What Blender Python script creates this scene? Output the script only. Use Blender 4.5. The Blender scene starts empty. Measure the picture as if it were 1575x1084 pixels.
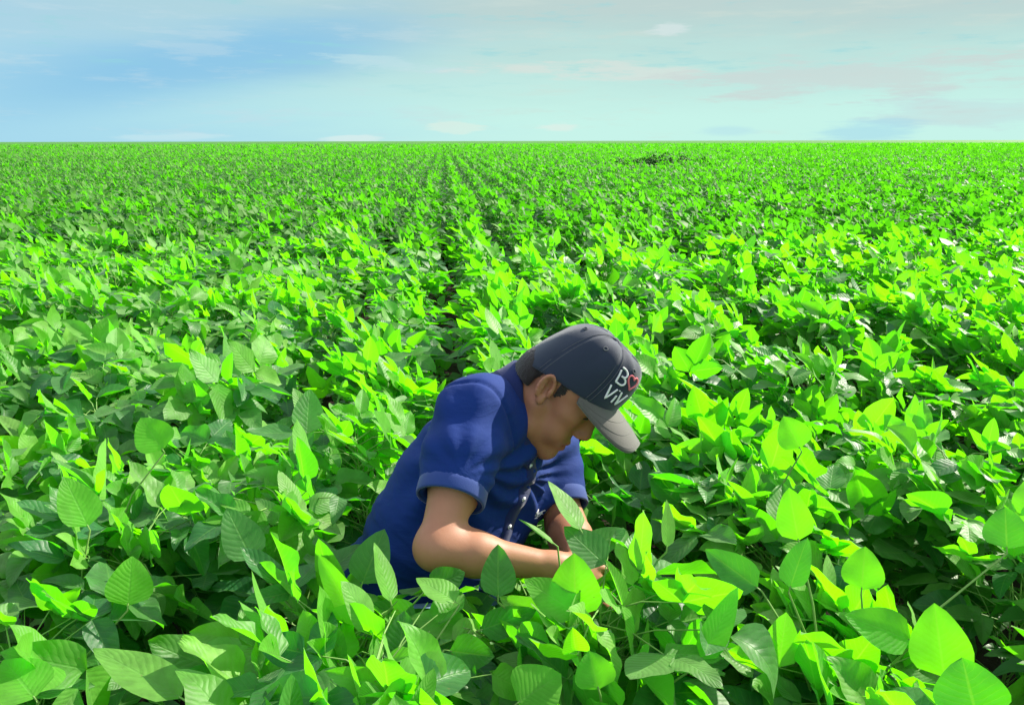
import bpy, math, random
import numpy as np
from mathutils import Vector, Matrix, noise
from mathutils.bvhtree import BVHTree

SC = bpy.context.scene
COL = SC.collection
R = math.radians

# ------------------------------------------------------------ camera
cam_d = bpy.data.cameras.new("camera")
cam_d.lens = 28.25
cam_d.sensor_width = 36.0
cam_d.clip_start = 0.05
cam_d.clip_end = 20000.0
cam = bpy.data.objects.new("camera", cam_d)
COL.objects.link(cam)
CAM = Vector((0, 0, 1.42))
cam.matrix_world = Matrix.Translation(CAM) @ Matrix.Rotation(R(90 - 14.73), 4, 'X') @ Matrix.Rotation(R(-0.11), 4, 'Z')
SC.camera = cam

# ------------------------------------------------------------ light, exposure
SUN_AZ, SUN_EL = 54.0, 34.0            # degrees right of the view direction, above the horizon
SUN = np.array([math.sin(R(SUN_AZ)) * math.cos(R(SUN_EL)), math.cos(R(SUN_AZ)) * math.cos(R(SUN_EL)), math.sin(R(SUN_EL))])
EXPOSURE = 1.15
SKY = 0.12
SC.view_settings.view_transform = 'Standard'
SC.view_settings.look = 'None'
SC.view_settings.gamma = 1.0
SC.view_settings.exposure = EXPOSURE
SC.view_settings.use_curve_mapping = False
SC.cycles.max_bounces = 8
SC.cycles.diffuse_bounces = 4
SC.cycles.transmission_bounces = 5
SC.cycles.transparent_max_bounces = 4

sl = bpy.data.lights.new("sun", 'SUN')
sl.energy = 4.6
sl.angle = R(0.5)
sl.color = (1.0, 0.93, 0.80)
sun = bpy.data.objects.new("sun", sl)
COL.objects.link(sun)
sun.rotation_euler = Vector(SUN).to_track_quat('Z', 'Y').to_euler()


# ------------------------------------------------------------ node helpers
def lin(r, g, b):
    f = lambda c: c / 12.92 if c <= 0.04045 else ((c + 0.055) / 1.055) ** 2.4
    return (f(r / 255), f(g / 255), f(b / 255))


class NT:
    """small wrapper that writes node graphs as expressions"""
    def __init__(self, tree):
        self.t = tree
        tree.nodes.clear()

    def n(self, kind, **kw):
        nd = self.t.nodes.new(kind)
        for k, v in kw.items():
            setattr(nd, k, v)
        return nd

    def put(self, sock, v):
        if isinstance(v, bpy.types.NodeSocket):
            self.t.links.new(v, sock)
        elif v is not None:
            if isinstance(v, (tuple, list)) and len(v) == 3 and sock.type == 'RGBA':
                v = (*v, 1.0)
            sock.default_value = v

    def m(self, op, a, b=None, c=None, clamp=False):
        nd = self.n('ShaderNodeMath', operation=op, use_clamp=clamp)
        self.put(nd.inputs[0], a)
        if b is not None: self.put(nd.inputs[1], b)
        if c is not None: self.put(nd.inputs[2], c)
        return nd.outputs[0]

    def mix(self, fac, a, b, mode='MIX'):
        nd = self.n('ShaderNodeMix', data_type='RGBA', blend_type=mode)
        self.put(nd.inputs['Factor'], fac)
        self.put(nd.inputs[6], a)
        self.put(nd.inputs[7], b)
        return nd.outputs[2]

    def ramp(self, x, lo, hi, a=0.0, b=1.0, smooth=True):
        nd = self.n('ShaderNodeMapRange', interpolation_type='SMOOTHSTEP' if smooth else 'LINEAR')
        nd.clamp = True
        for i, v in enumerate((x, lo, hi, a, b)):
            self.put(nd.inputs[i], v)
        return nd.outputs[0]

    def noise(self, vec, scale, detail=3.0, rough=0.5, dist=0.0):
        nd = self.n('ShaderNodeTexNoise')
        if vec is not None: self.put(nd.inputs['Vector'], vec)
        nd.inputs['Scale'].default_value = scale
        nd.inputs['Detail'].default_value = detail
        nd.inputs['Roughness'].default_value = rough
        nd.inputs['Distortion'].default_value = dist
        return nd.outputs['Fac']

    def xyz(self, x, y, z=0.0):
        nd = self.n('ShaderNodeCombineXYZ')
        for i, v in enumerate((x, y, z)): self.put(nd.inputs[i], v)
        return nd.outputs[0]

    def sep(self, v):
        nd = self.n('ShaderNodeSeparateXYZ')
        self.put(nd.inputs[0], v)
        return nd.outputs

    def coord(self, which='Object'):
        return self.n('ShaderNodeTexCoord').outputs[which]

    def attr(self, name):
        nd = self.n('ShaderNodeAttribute', attribute_name=name)
        return nd.outputs['Fac']

    def bump(self, h, strength=0.5, dist=0.01):
        nd = self.n('ShaderNodeBump')
        nd.inputs['Strength'].default_value = strength
        nd.inputs['Distance'].default_value = dist
        self.put(nd.inputs['Height'], h)
        return nd.outputs[0]

    def bsdf(self, color, rough=0.6, normal=None, spec=0.5, **kw):
        nd = self.n('ShaderNodeBsdfPrincipled')
        self.put(nd.inputs['Base Color'], color)
        self.put(nd.inputs['Roughness'], rough)
        self.put(nd.inputs['Specular IOR Level'], spec)
        if normal is not None: self.put(nd.inputs['Normal'], normal)
        for k, v in kw.items():
            self.put(nd.inputs[k.replace('_', ' ')], v)
        return nd.outputs[0]

    def out(self, sh):
        o = self.n('ShaderNodeOutputMaterial')
        self.put(o.inputs['Surface'], sh)


def material(name):
    m = bpy.data.materials.new(name)
    m.use_nodes = True
    return m, NT(m.node_tree)


# ------------------------------------------------------------ sky
def build_world():
    w = bpy.data.worlds.new("World")
    SC.world = w
    w.use_nodes = True
    t = NT(w.node_tree)
    d = t.sep(t.coord('Generated'))
    az = t.m('MULTIPLY', t.m('ARCTAN2', d[0], d[1]), 57.2958)
    el = t.m('MULTIPLY', t.m('ARCSINE', d[2]), 57.2958)
    K = 1.0 / (2 ** EXPOSURE * SKY)                      # sRGB colours -> radiance before exposure
    c = lambda r, g, b: tuple(v * K for v in lin(r, g, b))
    # ragged coordinates: everything in the sky is drawn out sideways
    nz = t.noise(t.xyz(t.m('MULTIPLY', az, 0.035), t.m('MULTIPLY', el, 0.30), 0.3), 1.0, 6.0, 0.60)
    nf = t.noise(t.xyz(t.m('MULTIPLY', az, 0.13), t.m('MULTIPLY', el, 0.95), 4.1), 1.0, 7.0, 0.66)
    na = t.m('SUBTRACT', nz, 0.5)
    nb = t.m('SUBTRACT', nf, 0.5)
    sk = t.n('ShaderNodeTexSky', sky_type='NISHITA')
    sk.sun_disc = False
    sk.sun_elevation = R(SUN_EL)
    sk.sun_rotation = R(SUN_AZ)
    sk.air_density = 1.0
    sk.dust_density = 0.6
    sk.ozone_density = 1.5
    # thin veil over the low sky: mint at the horizon, grey-lavender high on the right, blue on the left
    left = t.ramp(t.m('ADD', az, t.m('MULTIPLY', na, 22.0)), 6.0, -34.0)
    high = t.ramp(t.m('ADD', el, t.m('MULTIPLY', na, 5.0)), 1.0, 8.5)
    base_r = t.mix(high, c(200, 244, 234), c(184, 216, 214))
    base_l = t.mix(high, c(168, 218, 238), c(172, 212, 230))
    col = t.mix(left, base_r, base_l)
    # sloping blue gap in the veil at left
    ax = t.m('ADD', az, 15.0)
    slope = t.m('SUBTRACT', t.m('SUBTRACT', el, 5.7), t.m('MULTIPLY', ax, 0.17))
    dist = t.m('ABSOLUTE', t.m('ADD', slope, t.m('MULTIPLY', na, 3.0)))
    gap = t.m('MULTIPLY', t.ramp(dist, 2.9, 0.2), t.ramp(t.m('ABSOLUTE', t.m('ADD', ax, 4.0)), 20.0, 4.0))
    col = t.mix(t.m('MULTIPLY', gap, 0.75), col, c(132, 194, 232))
    # soft grey top
    top = t.m('MULTIPLY', t.ramp(t.m('ADD', el, t.m('MULTIPLY', na, 6.0)), 5.5, 9.0), t.ramp(az, -18.0, 4.0))
    col = t.mix(t.m('MULTIPLY', top, 0.8), col, c(192, 212, 210))
    # warm thin wisps on the right and teal streaks between them
    wisp = t.m('MULTIPLY', t.ramp(nf, 0.50, 0.72), t.ramp(az, -16.0, 8.0))
    col = t.mix(t.m('MULTIPLY', wisp, 0.55), col, c(208, 222, 214))
    streak = t.m('MULTIPLY', t.ramp(nf, 0.52, 0.66), t.ramp(az, 4.0, -14.0))
    col = t.mix(t.m('MULTIPLY', streak, 0.35), col, c(198, 222, 232))
    teal = t.m('MULTIPLY', t.ramp(nf, 0.46, 0.30), t.ramp(el, 2.0, 5.5))
    col = t.mix(t.m('MULTIPLY', teal, 0.55), col, c(150, 216, 222))

    def puff(a0, e0, ra, re, colr, k, nk=4.2, flat=False):
        u = t.m('DIVIDE', t.m('SUBTRACT', az, a0), ra)
        v = t.m('DIVIDE', t.m('SUBTRACT', el, e0), re)
        q = t.m('SQRT', t.m('ADD', t.m('MULTIPLY', u, u), t.m('MULTIPLY', v, v)))
        q = t.m('ADD', q, t.m('MULTIPLY', nb, -nk))
        return t.m('MULTIPLY', t.ramp(q, 1.0, 0.35), k), colr
    for f, colr in (puff(-3.7, 0.80, 1.8, 0.42, c(222, 242, 230), 0.6, 5.5), puff(3.2, 0.9, 1.5, 0.40, c(228, 240, 232), 0.6),
                    puff(-10.0, 5.1, 4.5, 0.55, c(196, 228, 234), 0.5, 6.0), puff(-20.5, 9.1, 0.9, 0.22, c(230, 238, 240), 0.7, 2.5),
                    puff(10.6, 7.1, 1.4, 0.45, c(214, 230, 230), 0.8), puff(7.0, 4.5, 7.5, 0.75, c(217, 228, 222), 0.75),
                    puff(21.0, 3.9, 11.0, 1.5, c(204, 217, 216), 0.7), puff(30.0, 1.6, 9.0, 1.2, c(196, 222, 226), 0.5),
                    puff(23.0, 0.55, 4.0, 0.85, c(172, 222, 236), 0.7, 2.6), puff(14.5, 0.6, 2.4, 0.5, c(184, 228, 236), 0.6, 1.6),
                    puff(-23.0, 0.25, 5.0, 0.24, c(206, 234, 240), 0.5), puff(-11.0, 0.2, 2.0, 0.25, c(220, 240, 238), 0.7),
                    puff(33.0, 5.4, 4.0, 0.30, c(214, 232, 232), 0.6)):
        col = t.mix(f, col, colr)
    # above the frame: open sky with unseen broken cloud, spread and brightened as fill light
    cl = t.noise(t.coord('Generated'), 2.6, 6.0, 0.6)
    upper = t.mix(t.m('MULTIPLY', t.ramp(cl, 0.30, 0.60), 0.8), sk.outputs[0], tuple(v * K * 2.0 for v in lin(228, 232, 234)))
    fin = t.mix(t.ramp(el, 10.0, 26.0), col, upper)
    bg = t.n('ShaderNodeBackground')
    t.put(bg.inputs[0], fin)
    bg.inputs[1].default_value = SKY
    o = t.n('ShaderNodeOutputWorld')
    t.put(o.inputs[0], bg.outputs[0])


build_world()


# ------------------------------------------------------------ object helpers
def tag(o, label=None, cat=None, group=None, kind=None):
    if label: o["label"] = label
    if cat: o["category"] = cat
    if group: o["group"] = group
    if kind: o["kind"] = kind
    return o


def empty(name, loc, label=None, cat=None, group=None):
    o = bpy.data.objects.new(name, None)
    o.empty_display_size = 0.1
    o.location = loc
    COL.objects.link(o)
    return tag(o, label, cat, group)


def link(name, me, mat=None, parent=None):
    if mat is not None: me.materials.append(mat)
    o = bpy.data.objects.new(name, me)
    COL.objects.link(o)
    if parent is not None:
        o.parent = parent
        base, p = Vector((0, 0, 0)), parent
        while p is not None:
            base += Vector(p.location)
            p = p.parent
        o.location = -base if parent.type == 'EMPTY' else (0, 0, 0)
        # meshes are written in world coordinates: cancel the parent's place
        if parent.type != 'EMPTY': o.location = (0, 0, 0)
    return o


def np_mesh(name, V, Q, smooth=True, attrs=None, uv=None):
    """V (n,3), Q (m,k) polygons of equal size"""
    V = np.ascontiguousarray(V, dtype=np.float32)
    Q = np.ascontiguousarray(Q, dtype=np.int32)
    me = bpy.data.meshes.new(name)
    me.vertices.add(len(V))
    me.vertices.foreach_set('co', V.ravel())
    k = Q.shape[1]
    me.loops.add(Q.size)
    me.loops.foreach_set('vertex_index', Q.ravel())
    me.polygons.add(len(Q))
    me.polygons.foreach_set('loop_start', np.arange(0, Q.size, k, dtype=np.int32))
    me.polygons.foreach_set('loop_total', np.full(len(Q), k, dtype=np.int32))
    me.polygons.foreach_set('use_smooth', np.full(len(Q), smooth, dtype=bool))
    if uv is not None:
        l = me.uv_layers.new(name='uv')
        l.data.foreach_set('uv', np.ascontiguousarray(uv[Q.ravel()], dtype=np.float32).ravel())
    for nm, a in (attrs or {}).items():
        at = me.attributes.new(nm, 'FLOAT', 'POINT')
        at.data.foreach_set('value', np.ascontiguousarray(a, dtype=np.float32))
    me.update()
    me.validate()
    return me


def unit(v):
    return v / np.maximum(np.linalg.norm(v, axis=-1, keepdims=True), 1e-9)


class Tubes:
    """collects tapered tubes along polylines into one mesh"""
    def __init__(self, sides=5):
        self.s, self.V, self.Q, self.n = sides, [], [], 0

    def add(self, pts, rad, caps=True):
        pts = np.asarray(pts, float)
        rad = np.broadcast_to(np.asarray(rad, float), (len(pts),))
        if caps:
            pts = np.vstack([pts[:1], pts, pts[-1:]])
            rad = np.concatenate([[1e-5], rad, [1e-5]])
        T = np.gradient(pts, axis=0) if len(pts) > 1 else np.zeros_like(pts)
        T = unit(T + 1e-9)
        ref = np.array([0.31, 0.87, 0.38]) if abs(T[len(T) // 2] @ np.array([0.31, 0.87, 0.38])) < 0.9 else np.array([0.9, -0.2, 0.3])
        A = unit(np.cross(T, ref)); B = np.cross(T, A)
        a = np.linspace(0, 2 * math.pi, self.s, endpoint=False)
        ring = pts[:, None] + rad[:, None, None] * (np.cos(a)[None, :, None] * A[:, None] + np.sin(a)[None, :, None] * B[:, None])
        self.V.append(ring.reshape(-1, 3))
        i, j = np.meshgrid(np.arange(len(pts) - 1), np.arange(self.s), indexing='ij')
        j2 = (j + 1) % self.s
        q = np.stack([i * self.s + j, i * self.s + j2, (i + 1) * self.s + j2, (i + 1) * self.s + j], -1).reshape(-1, 4)
        self.Q.append(q + self.n)
        self.n += len(pts) * self.s

    def mesh(self, name):
        return np_mesh(name, np.vstack(self.V), np.vstack(self.Q))


ROW = R(4.67)                                  # crop rows run a little to the left of the view
RD = np.array([-math.sin(ROW), math.cos(ROW)])  # along the rows
RQ = np.array([math.cos(ROW), math.sin(ROW)])   # across the rows
PITCH = 0.48                                    # row spacing; a furrow lies at every multiple of it

# ------------------------------------------------------------ materials of the field
def leaf_material(name, detail):
    m, t = material(name)
    uv = t.sep(t.coord('UV'))
    rnd = t.attr('rnd')
    kind = t.attr('age')
    back = t.n('ShaderNodeNewGeometry').outputs['Backfacing']
    # leaf blade colours: upper side, paler underside, and what shines through
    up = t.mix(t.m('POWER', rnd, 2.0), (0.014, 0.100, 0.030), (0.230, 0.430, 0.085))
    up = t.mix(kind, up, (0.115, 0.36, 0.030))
    lo = t.mix(rnd, (0.085, 0.290, 0.040), (0.190, 0.430, 0.070))
    if detail:
        thr = t.mix(t.m('POWER', rnd, 1.4), (0.07, 0.58, 0.001), (0.25, 0.95, 0.001))
    else:
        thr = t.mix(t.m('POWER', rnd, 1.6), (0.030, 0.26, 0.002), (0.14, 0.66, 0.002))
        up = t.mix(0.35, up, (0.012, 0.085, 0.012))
    nrm = None
    if detail:
        u = t.m('ABSOLUTE', t.m('SUBTRACT', t.m('MULTIPLY', uv[0], 2.0), 1.0))
        wv = t.m('MULTIPLY', t.m('SUBTRACT', t.noise(t.coord('Object'), 45.0, 2.0), 0.5), 1.1)
        s = t.m('ADD', wv, t.m('SUBTRACT', t.m('MULTIPLY', uv[1], t.m('ADD', 7.5, t.m('MULTIPLY', rnd, 4.0))), t.m('MULTIPLY', u, t.m('ADD', 1.8, t.m('MULTIPLY', rnd, 1.2)))))
        fr = t.m('ABSOLUTE', t.m('SUBTRACT', t.m('FRACT', s), 0.5))
        side = t.m('MULTIPLY', t.ramp(fr, 0.44, 0.5), t.ramp(u, 1.0, 0.7))
        mid = t.ramp(u, 0.07, 0.015)
        vein = t.m('MAXIMUM', t.m('MULTIPLY', side, 0.75), mid)
        pos = t.coord('Object')
        nz = t.noise(pos, 260.0, 3.0, 0.6)
        n2 = t.noise(pos, 38.0, 3.0, 0.6)
        h = t.m('ADD', t.m('MULTIPLY', t.m('POWER', t.m('MULTIPLY', fr, 2.0), 1.6), -0.9), t.m('MULTIPLY', nz, 0.35))
        h = t.m('ADD', h, t.m('MULTIPLY', mid, -0.8))
        nrm = t.bump(h, 0.32, 0.0017)
        up = t.mix(t.m('MULTIPLY', vein, 0.40), up, (0.13, 0.34, 0.06))
        lo = t.mix(t.m('MULTIPLY', vein, 0.6), lo, (0.20, 0.42, 0.11))
        thr = t.mix(t.m('MULTIPLY', vein, 0.30), thr, (0.40, 0.90, 0.03))
        mott = t.ramp(n2, 0.3, 0.7, 0.78, 1.15)
        up = t.mix(1.0, up, t.xyz(mott, mott, mott), 'MULTIPLY')
        # a few insect-bitten brownish specks
        spk = t.m('MULTIPLY', t.ramp(t.noise(pos, 95.0, 2.0), 0.755, 0.775), 0.7)
        up = t.mix(spk, up, (0.22, 0.20, 0.06))
        thr = t.mix(spk, thr, (0.12, 0.10, 0.02))
    colr = t.mix(back, up, lo)
    rough = t.m('ADD', t.m('MULTIPLY', back, 0.18), t.m('ADD', 0.42 if detail else 0.5, t.m('MULTIPLY', rnd, 0.10)))
    pr = t.bsdf(colr, rough, nrm, 0.34 if detail else 0.24)
    pr.node.inputs['Sheen Weight'].default_value = 0.25
    pr.node.inputs['Sheen Roughness'].default_value = 0.4
    pr.node.inputs['Sheen Tint'].default_value = (0.75, 1.0, 0.55, 1)
    tr = t.n('ShaderNodeBsdfTranslucent')
    t.put(tr.inputs['Color'], thr)
    mx = t.n('ShaderNodeMixShader')
    t.put(mx.inputs[0], t.m('ADD', 0.40, t.m('MULTIPLY', kind, 0.16)))
    t.put(mx.inputs[1], pr)
    t.put(mx.inputs[2], tr.outputs[0])
    t.out(mx.outputs[0])
    return m


M_LEAF = leaf_material('leaf', True)
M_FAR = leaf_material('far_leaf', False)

M_STEM, _t = material('green_stem')
_n = _t.noise(_t.coord('Object'), 60.0)
_t.out(_t.bsdf(_t.mix(_n, (0.10, 0.24, 0.035), (0.20, 0.36, 0.07)), 0.6))

M_SOIL, _t = material('soil')
_p = _t.coord('Object')
_n = _t.noise(_p, 9.0, 8.0, 0.7)
_t.out(_t.bsdf(_t.mix(_n, (0.012, 0.008, 0.005), (0.040, 0.024, 0.014)), 0.95, _t.bump(_n, 0.8, 0.05), 0.2))

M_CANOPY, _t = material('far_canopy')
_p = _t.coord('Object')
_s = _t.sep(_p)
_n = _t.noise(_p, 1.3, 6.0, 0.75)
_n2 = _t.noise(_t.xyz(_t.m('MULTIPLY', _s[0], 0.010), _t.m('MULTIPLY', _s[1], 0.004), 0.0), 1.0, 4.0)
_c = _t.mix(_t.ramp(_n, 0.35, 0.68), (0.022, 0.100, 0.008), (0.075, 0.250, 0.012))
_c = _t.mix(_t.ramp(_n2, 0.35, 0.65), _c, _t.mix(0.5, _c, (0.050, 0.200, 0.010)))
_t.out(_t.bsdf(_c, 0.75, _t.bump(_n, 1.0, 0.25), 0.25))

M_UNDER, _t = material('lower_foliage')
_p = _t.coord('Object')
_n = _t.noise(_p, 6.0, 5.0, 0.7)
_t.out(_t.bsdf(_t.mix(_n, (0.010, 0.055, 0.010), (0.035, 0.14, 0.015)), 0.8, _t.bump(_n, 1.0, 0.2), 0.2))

# ------------------------------------------------------------ ground
GZ = np.array([[-9000, -60, 0], [9000, -60, 0], [9000, 12000, 0], [-9000, 12000, 0]], float)
soil = link('ground', np_mesh('ground', GZ, np.array([[0, 1, 2, 3]]), False), M_SOIL)
tag(soil, kind='structure', label='dark brown soil under the soybean crop', cat='ground')


# ------------------------------------------------------------ leaf blades
def leaf_template(nu, nv, tri=False):
    u = np.linspace(-1, 1, nu + 1)
    v = np.linspace(0, 1, nv + 1)
    vv, uu = np.meshgrid(v, u, indexing='ij')
    i, j = np.meshgrid(np.arange(nv), np.arange(nu), indexing='ij')
    a = i * (nu + 1) + j
    q = np.stack([a, a + 1, a + nu + 2, a + nu + 1], -1).reshape(-1, 4)
    return uu.ravel(), vv.ravel(), q


def blade_profile(v):
    """half width of an ovate soybean leaflet, rounded base and drawn-out tip"""
    x = np.clip(v, 0, 1)
    return np.maximum((np.sin(math.pi * x ** 0.72)) ** 0.62 * (1 - 0.32 * x) * 1.12, 0.004)


def blades(B, L, N, ln, wd, fold, curl, wav, rnd, age, nu, nv):
    """all arrays per leaflet; returns vertices, quads, uv, rnd, age"""
    U, V, q = leaf_template(nu, nv)
    W = unit(np.cross(L, N))
    N = np.cross(W, L)
    n = len(B)
    pr = blade_profile(V)
    ln, wd, fold, curl, wav = (np.asarray(x)[:, None] for x in (ln, wd, fold, curl, wav))
    # bend along the length as an arc
    ang = curl * V[None]
    cs = np.where(np.abs(curl) > 1e-3, np.sin(ang) / np.where(np.abs(curl) > 1e-3, curl, 1), V[None])
    cn = np.where(np.abs(curl) > 1e-3, (1 - np.cos(ang)) / np.where(np.abs(curl) > 1e-3, curl, 1), 0)
    x = ln * cs
    half = wd * 0.5 * pr[None] * U[None]
    y = half * np.cos(fold)
    ruff = wav * wd * (U[None] ** 2) * np.sin(V[None] * 11 + rnd[:, None] * 40 + np.sign(U[None]) * 1.3)
    z = np.abs(half) * np.sin(fold) - ln * cn + ruff
    P = B[:, None] + L[:, None] * x[..., None] + W[:, None] * y[..., None] + N[:, None] * z[..., None]
    T = len(U)
    Q = (q[None] + (np.arange(n) * T)[:, None, None]).reshape(-1, 4)
    uv = np.tile(np.stack([U * 0.5 + 0.5, V], -1), (n, 1))
    return P.reshape(-1, 3), Q, uv, np.repeat(rnd, T), np.repeat(age, T)


LEAN = unit(np.array([0.80, 0.10, 0.45]))     # the blades turn towards the sun of the day


def trifoliates(rg, E, A, size, up_bias, lod):
    """E (n,3) petiole ends, A (n,) azimuths of the petioles; three leaflets each"""
    n = len(E)
    # most blades lie flat; some young ones stand up facing the sun; some are turned on their side
    draw = rg.random(n)
    young = draw < up_bias
    side = (draw >= up_bias) & (draw < up_bias + 0.21)
    nrm = unit(np.array([0, 0, 1.0])[None] + LEAN[None] * rg.uniform(0.0, 0.45, (n, 1)) + rg.normal(0, 0.20, (n, 3)))
    d0 = np.stack([np.cos(A), np.sin(A), rg.normal(0.0, 0.2, n)], -1)
    flip = np.where(rg.random(n) < 0.2, -1.0, 1.0)[:, None]
    ny, nsd = int(young.sum()), int(side.sum())
    nrm[young] = unit(SUN[None] * flip[young] * 1.15 + rg.normal(0, 0.42, (ny, 3)))
    d0[young] = np.stack([0.5 * np.cos(A[young]), 0.5 * np.sin(A[young]), rg.uniform(0.5, 1.6, ny)], -1)
    nrm[side] = unit(np.array([0.80, -0.35, 0.52])[None] + rg.normal(0, 0.28, (nsd, 3)))
    d0[side, 2] = rg.uniform(0.0, 1.0, nsd)
    L0 = unit(d0 - nrm * (d0 * nrm).sum(-1, keepdims=True))
    S0 = np.cross(nrm, L0)
    Bs, Ls, Ns = [], [], []
    rach = size * 0.24
    for k, ang in enumerate((0.0, 1.25, -1.25)):
        a = ang + rg.normal(0, 0.22, n)
        a = np.where(young, a * 0.62, a)
        l = L0 * np.cos(a)[:, None] + S0 * np.sin(a)[:, None]
        nn = unit(nrm + rg.normal(0, 0.20, (n, 3)))
        l = unit(l - nn * (l * nn).sum(-1, keepdims=True))
        b = E + (L0 * rach[:, None] if k == 0 else 0)
        Bs.append(b); Ls.append(l); Ns.append(nn)
    B, L, N = (np.concatenate(x) for x in (Bs, Ls, Ns))
    m = 3 * n
    yy = np.concatenate([young] * 3)
    sz = np.concatenate([size, size * 0.92, size * 0.92]) * rg.uniform(0.82, 1.15, m)
    wd = sz * rg.uniform(0.50, 0.78, m)
    fold = rg.uniform(0.0, 0.60, m)
    curl = rg.normal(0.32, 0.48, m)
    curl[yy] *= 0.3
    wav = rg.uniform(0.0, 0.10, m)
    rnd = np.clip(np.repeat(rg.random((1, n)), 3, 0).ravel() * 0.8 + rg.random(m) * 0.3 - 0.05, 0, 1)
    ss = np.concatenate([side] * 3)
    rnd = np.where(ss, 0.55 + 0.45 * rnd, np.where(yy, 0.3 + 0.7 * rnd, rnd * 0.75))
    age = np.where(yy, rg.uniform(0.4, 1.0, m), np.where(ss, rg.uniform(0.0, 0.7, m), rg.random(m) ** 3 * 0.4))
    return B, L, N, sz, wd, fold, curl, wav, rnd, age


# ------------------------------------------------------------ room kept free for the man
BODY = [  # ends and radius of the thick parts of his body
    ((-.27, 1.58, .40), (-.05, 1.62, .84), .19), ((-.10, 1.49, .92), (.10, 1.80, .76), .10),
    ((-.08, 1.50, .90), (-.137, 1.30, .72), .075), ((-.137, 1.30, .72), (.10, 1.33, .65), .06),
    ((.10, 1.80, .74), (.17, 1.62, .60), .085), ((.17, 1.62, .60), (.15, 1.40, .63), .06),
    ((.0, 1.64, .86), (.12, 1.62, .93), .10), ((.12, 1.62, .93), (.20, 1.58, .86), .13),
    ((-.25, 1.47, .42), (-.03, 1.245, .47), .075), ((-.03, 1.245, .47), (-.06, 1.27, .08), .06),
    ((-.17, 1.66, .42), (.10, 1.70, .10), .11), ((.10, 1.70, .08), (-.28, 1.78, .08), .09)]
# sight of his chest, face and hands past the crop directly in front of him
CLEAR = [((-.24, 1.25, .76), (-.30, 1.36, .79), .075), ((-.12, 1.20, .77), (.05, 1.21, .75), .075), ((-.13, 1.24, .82), (-.12, 1.24, .76), .09), ((-.22, 1.40, .80), (-.18, 1.40, .84), .10), ((-.10, 1.30, .72), (.10, 1.32, .68), .05), ((.08, 1.48, .75), (.10, 1.36, .74), .09)]


def hits_body(B, L, ln, grow=0.0):
    bad = np.zeros(len(B), bool)
    for a, b, r in BODY + CLEAR:
        a, b = np.array(a), np.array(b)
        ab = b - a
        for f in (0.0, 0.35, 0.7, 1.0):
            p = B + L * (ln * f)[:, None]
            tt = np.clip(((p - a) @ ab) / (ab @ ab), 0, 1)
            bad |= np.linalg.norm(p - (a + tt[:, None] * ab), axis=1) < r + grow
    return bad


def near_plant(rg, x, y, h, nodes, lod, avoid, k=9):
    """one soybean plant in world coordinates -> (foliage arrays, stem tubes)"""
    tb = Tubes(5 if lod == 0 else 3)
    lean = rg.normal(0, 0.05, 2)
    zs = h * np.sqrt(np.linspace(0.10, 0.96, nodes))
    az = np.arange(nodes) * 2.4 + rg.uniform(0, 6.28) + rg.normal(0, 0.35, nodes)
    base = np.stack([x + lean[0] * zs / h, y + lean[1] * zs / h, zs], -1)
    pl = rg.uniform(0.10, 0.27, nodes) * (1.10 - 0.35 * zs / h)
    pe = rg.uniform(0.15, 1.0, nodes)
    if lod >= 1:
        # the upper leaves reach less far into the furrow on either side
        pl = pl * (1 - (0.50 if k in (0, -1) else 0.42) * np.abs(np.cos(az)) * (zs / h) ** 2)
    E = base + np.stack([np.cos(az) * np.cos(pe) * pl, np.sin(az) * np.cos(pe) * pl, np.sin(pe) * pl], -1)
    zc = 0.93 * h
    over = E[:, 2] > zc                                    # the canopy closes at one level
    E[over, 2] = zc + 0.075 * np.tanh((E[over, 2] - zc) / 0.09)
    # the crop closes over the rows but leaves the furrow itself a little open
    size = rg.uniform(0.070, 0.124, nodes) * (0.86 + 0.2 * (zs / h))
    top = zs > 0.72 * h
    parts = []
    for sel, up in ((top, 0.30 if lod == 0 else 0.31), (~top, 0.04)):
        if sel.any():
            parts.append(trifoliates(rg, E[sel], az[sel], size[sel], up, lod))
    arr = [np.concatenate(p) for p in zip(*parts)]
    if avoid:
        ok = ~hits_body(arr[0], arr[1], arr[3])
        arr = [a[ok] for a in arr]
    st = [(x, y, -0.02)] + [tuple(base[i]) for i in range(0, nodes, max(1, nodes // 6))] + [tuple(base[-1])]
    tb.add(st, np.linspace(0.0045, 0.0018, len(st)))
    for i in range(nodes):
        if avoid and hits_body(E[i:i + 1], unit(base[i:i + 1] - E[i:i + 1]), np.array([np.linalg.norm(base[i] - E[i])]))[0]:
            continue
        mid = (base[i] + E[i]) / 2 + np.array([0, 0, 0.012])
        tb.add([base[i], mid, E[i]], [0.0018, 0.0014, 0.0010], caps=False)
    return arr, tb


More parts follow.
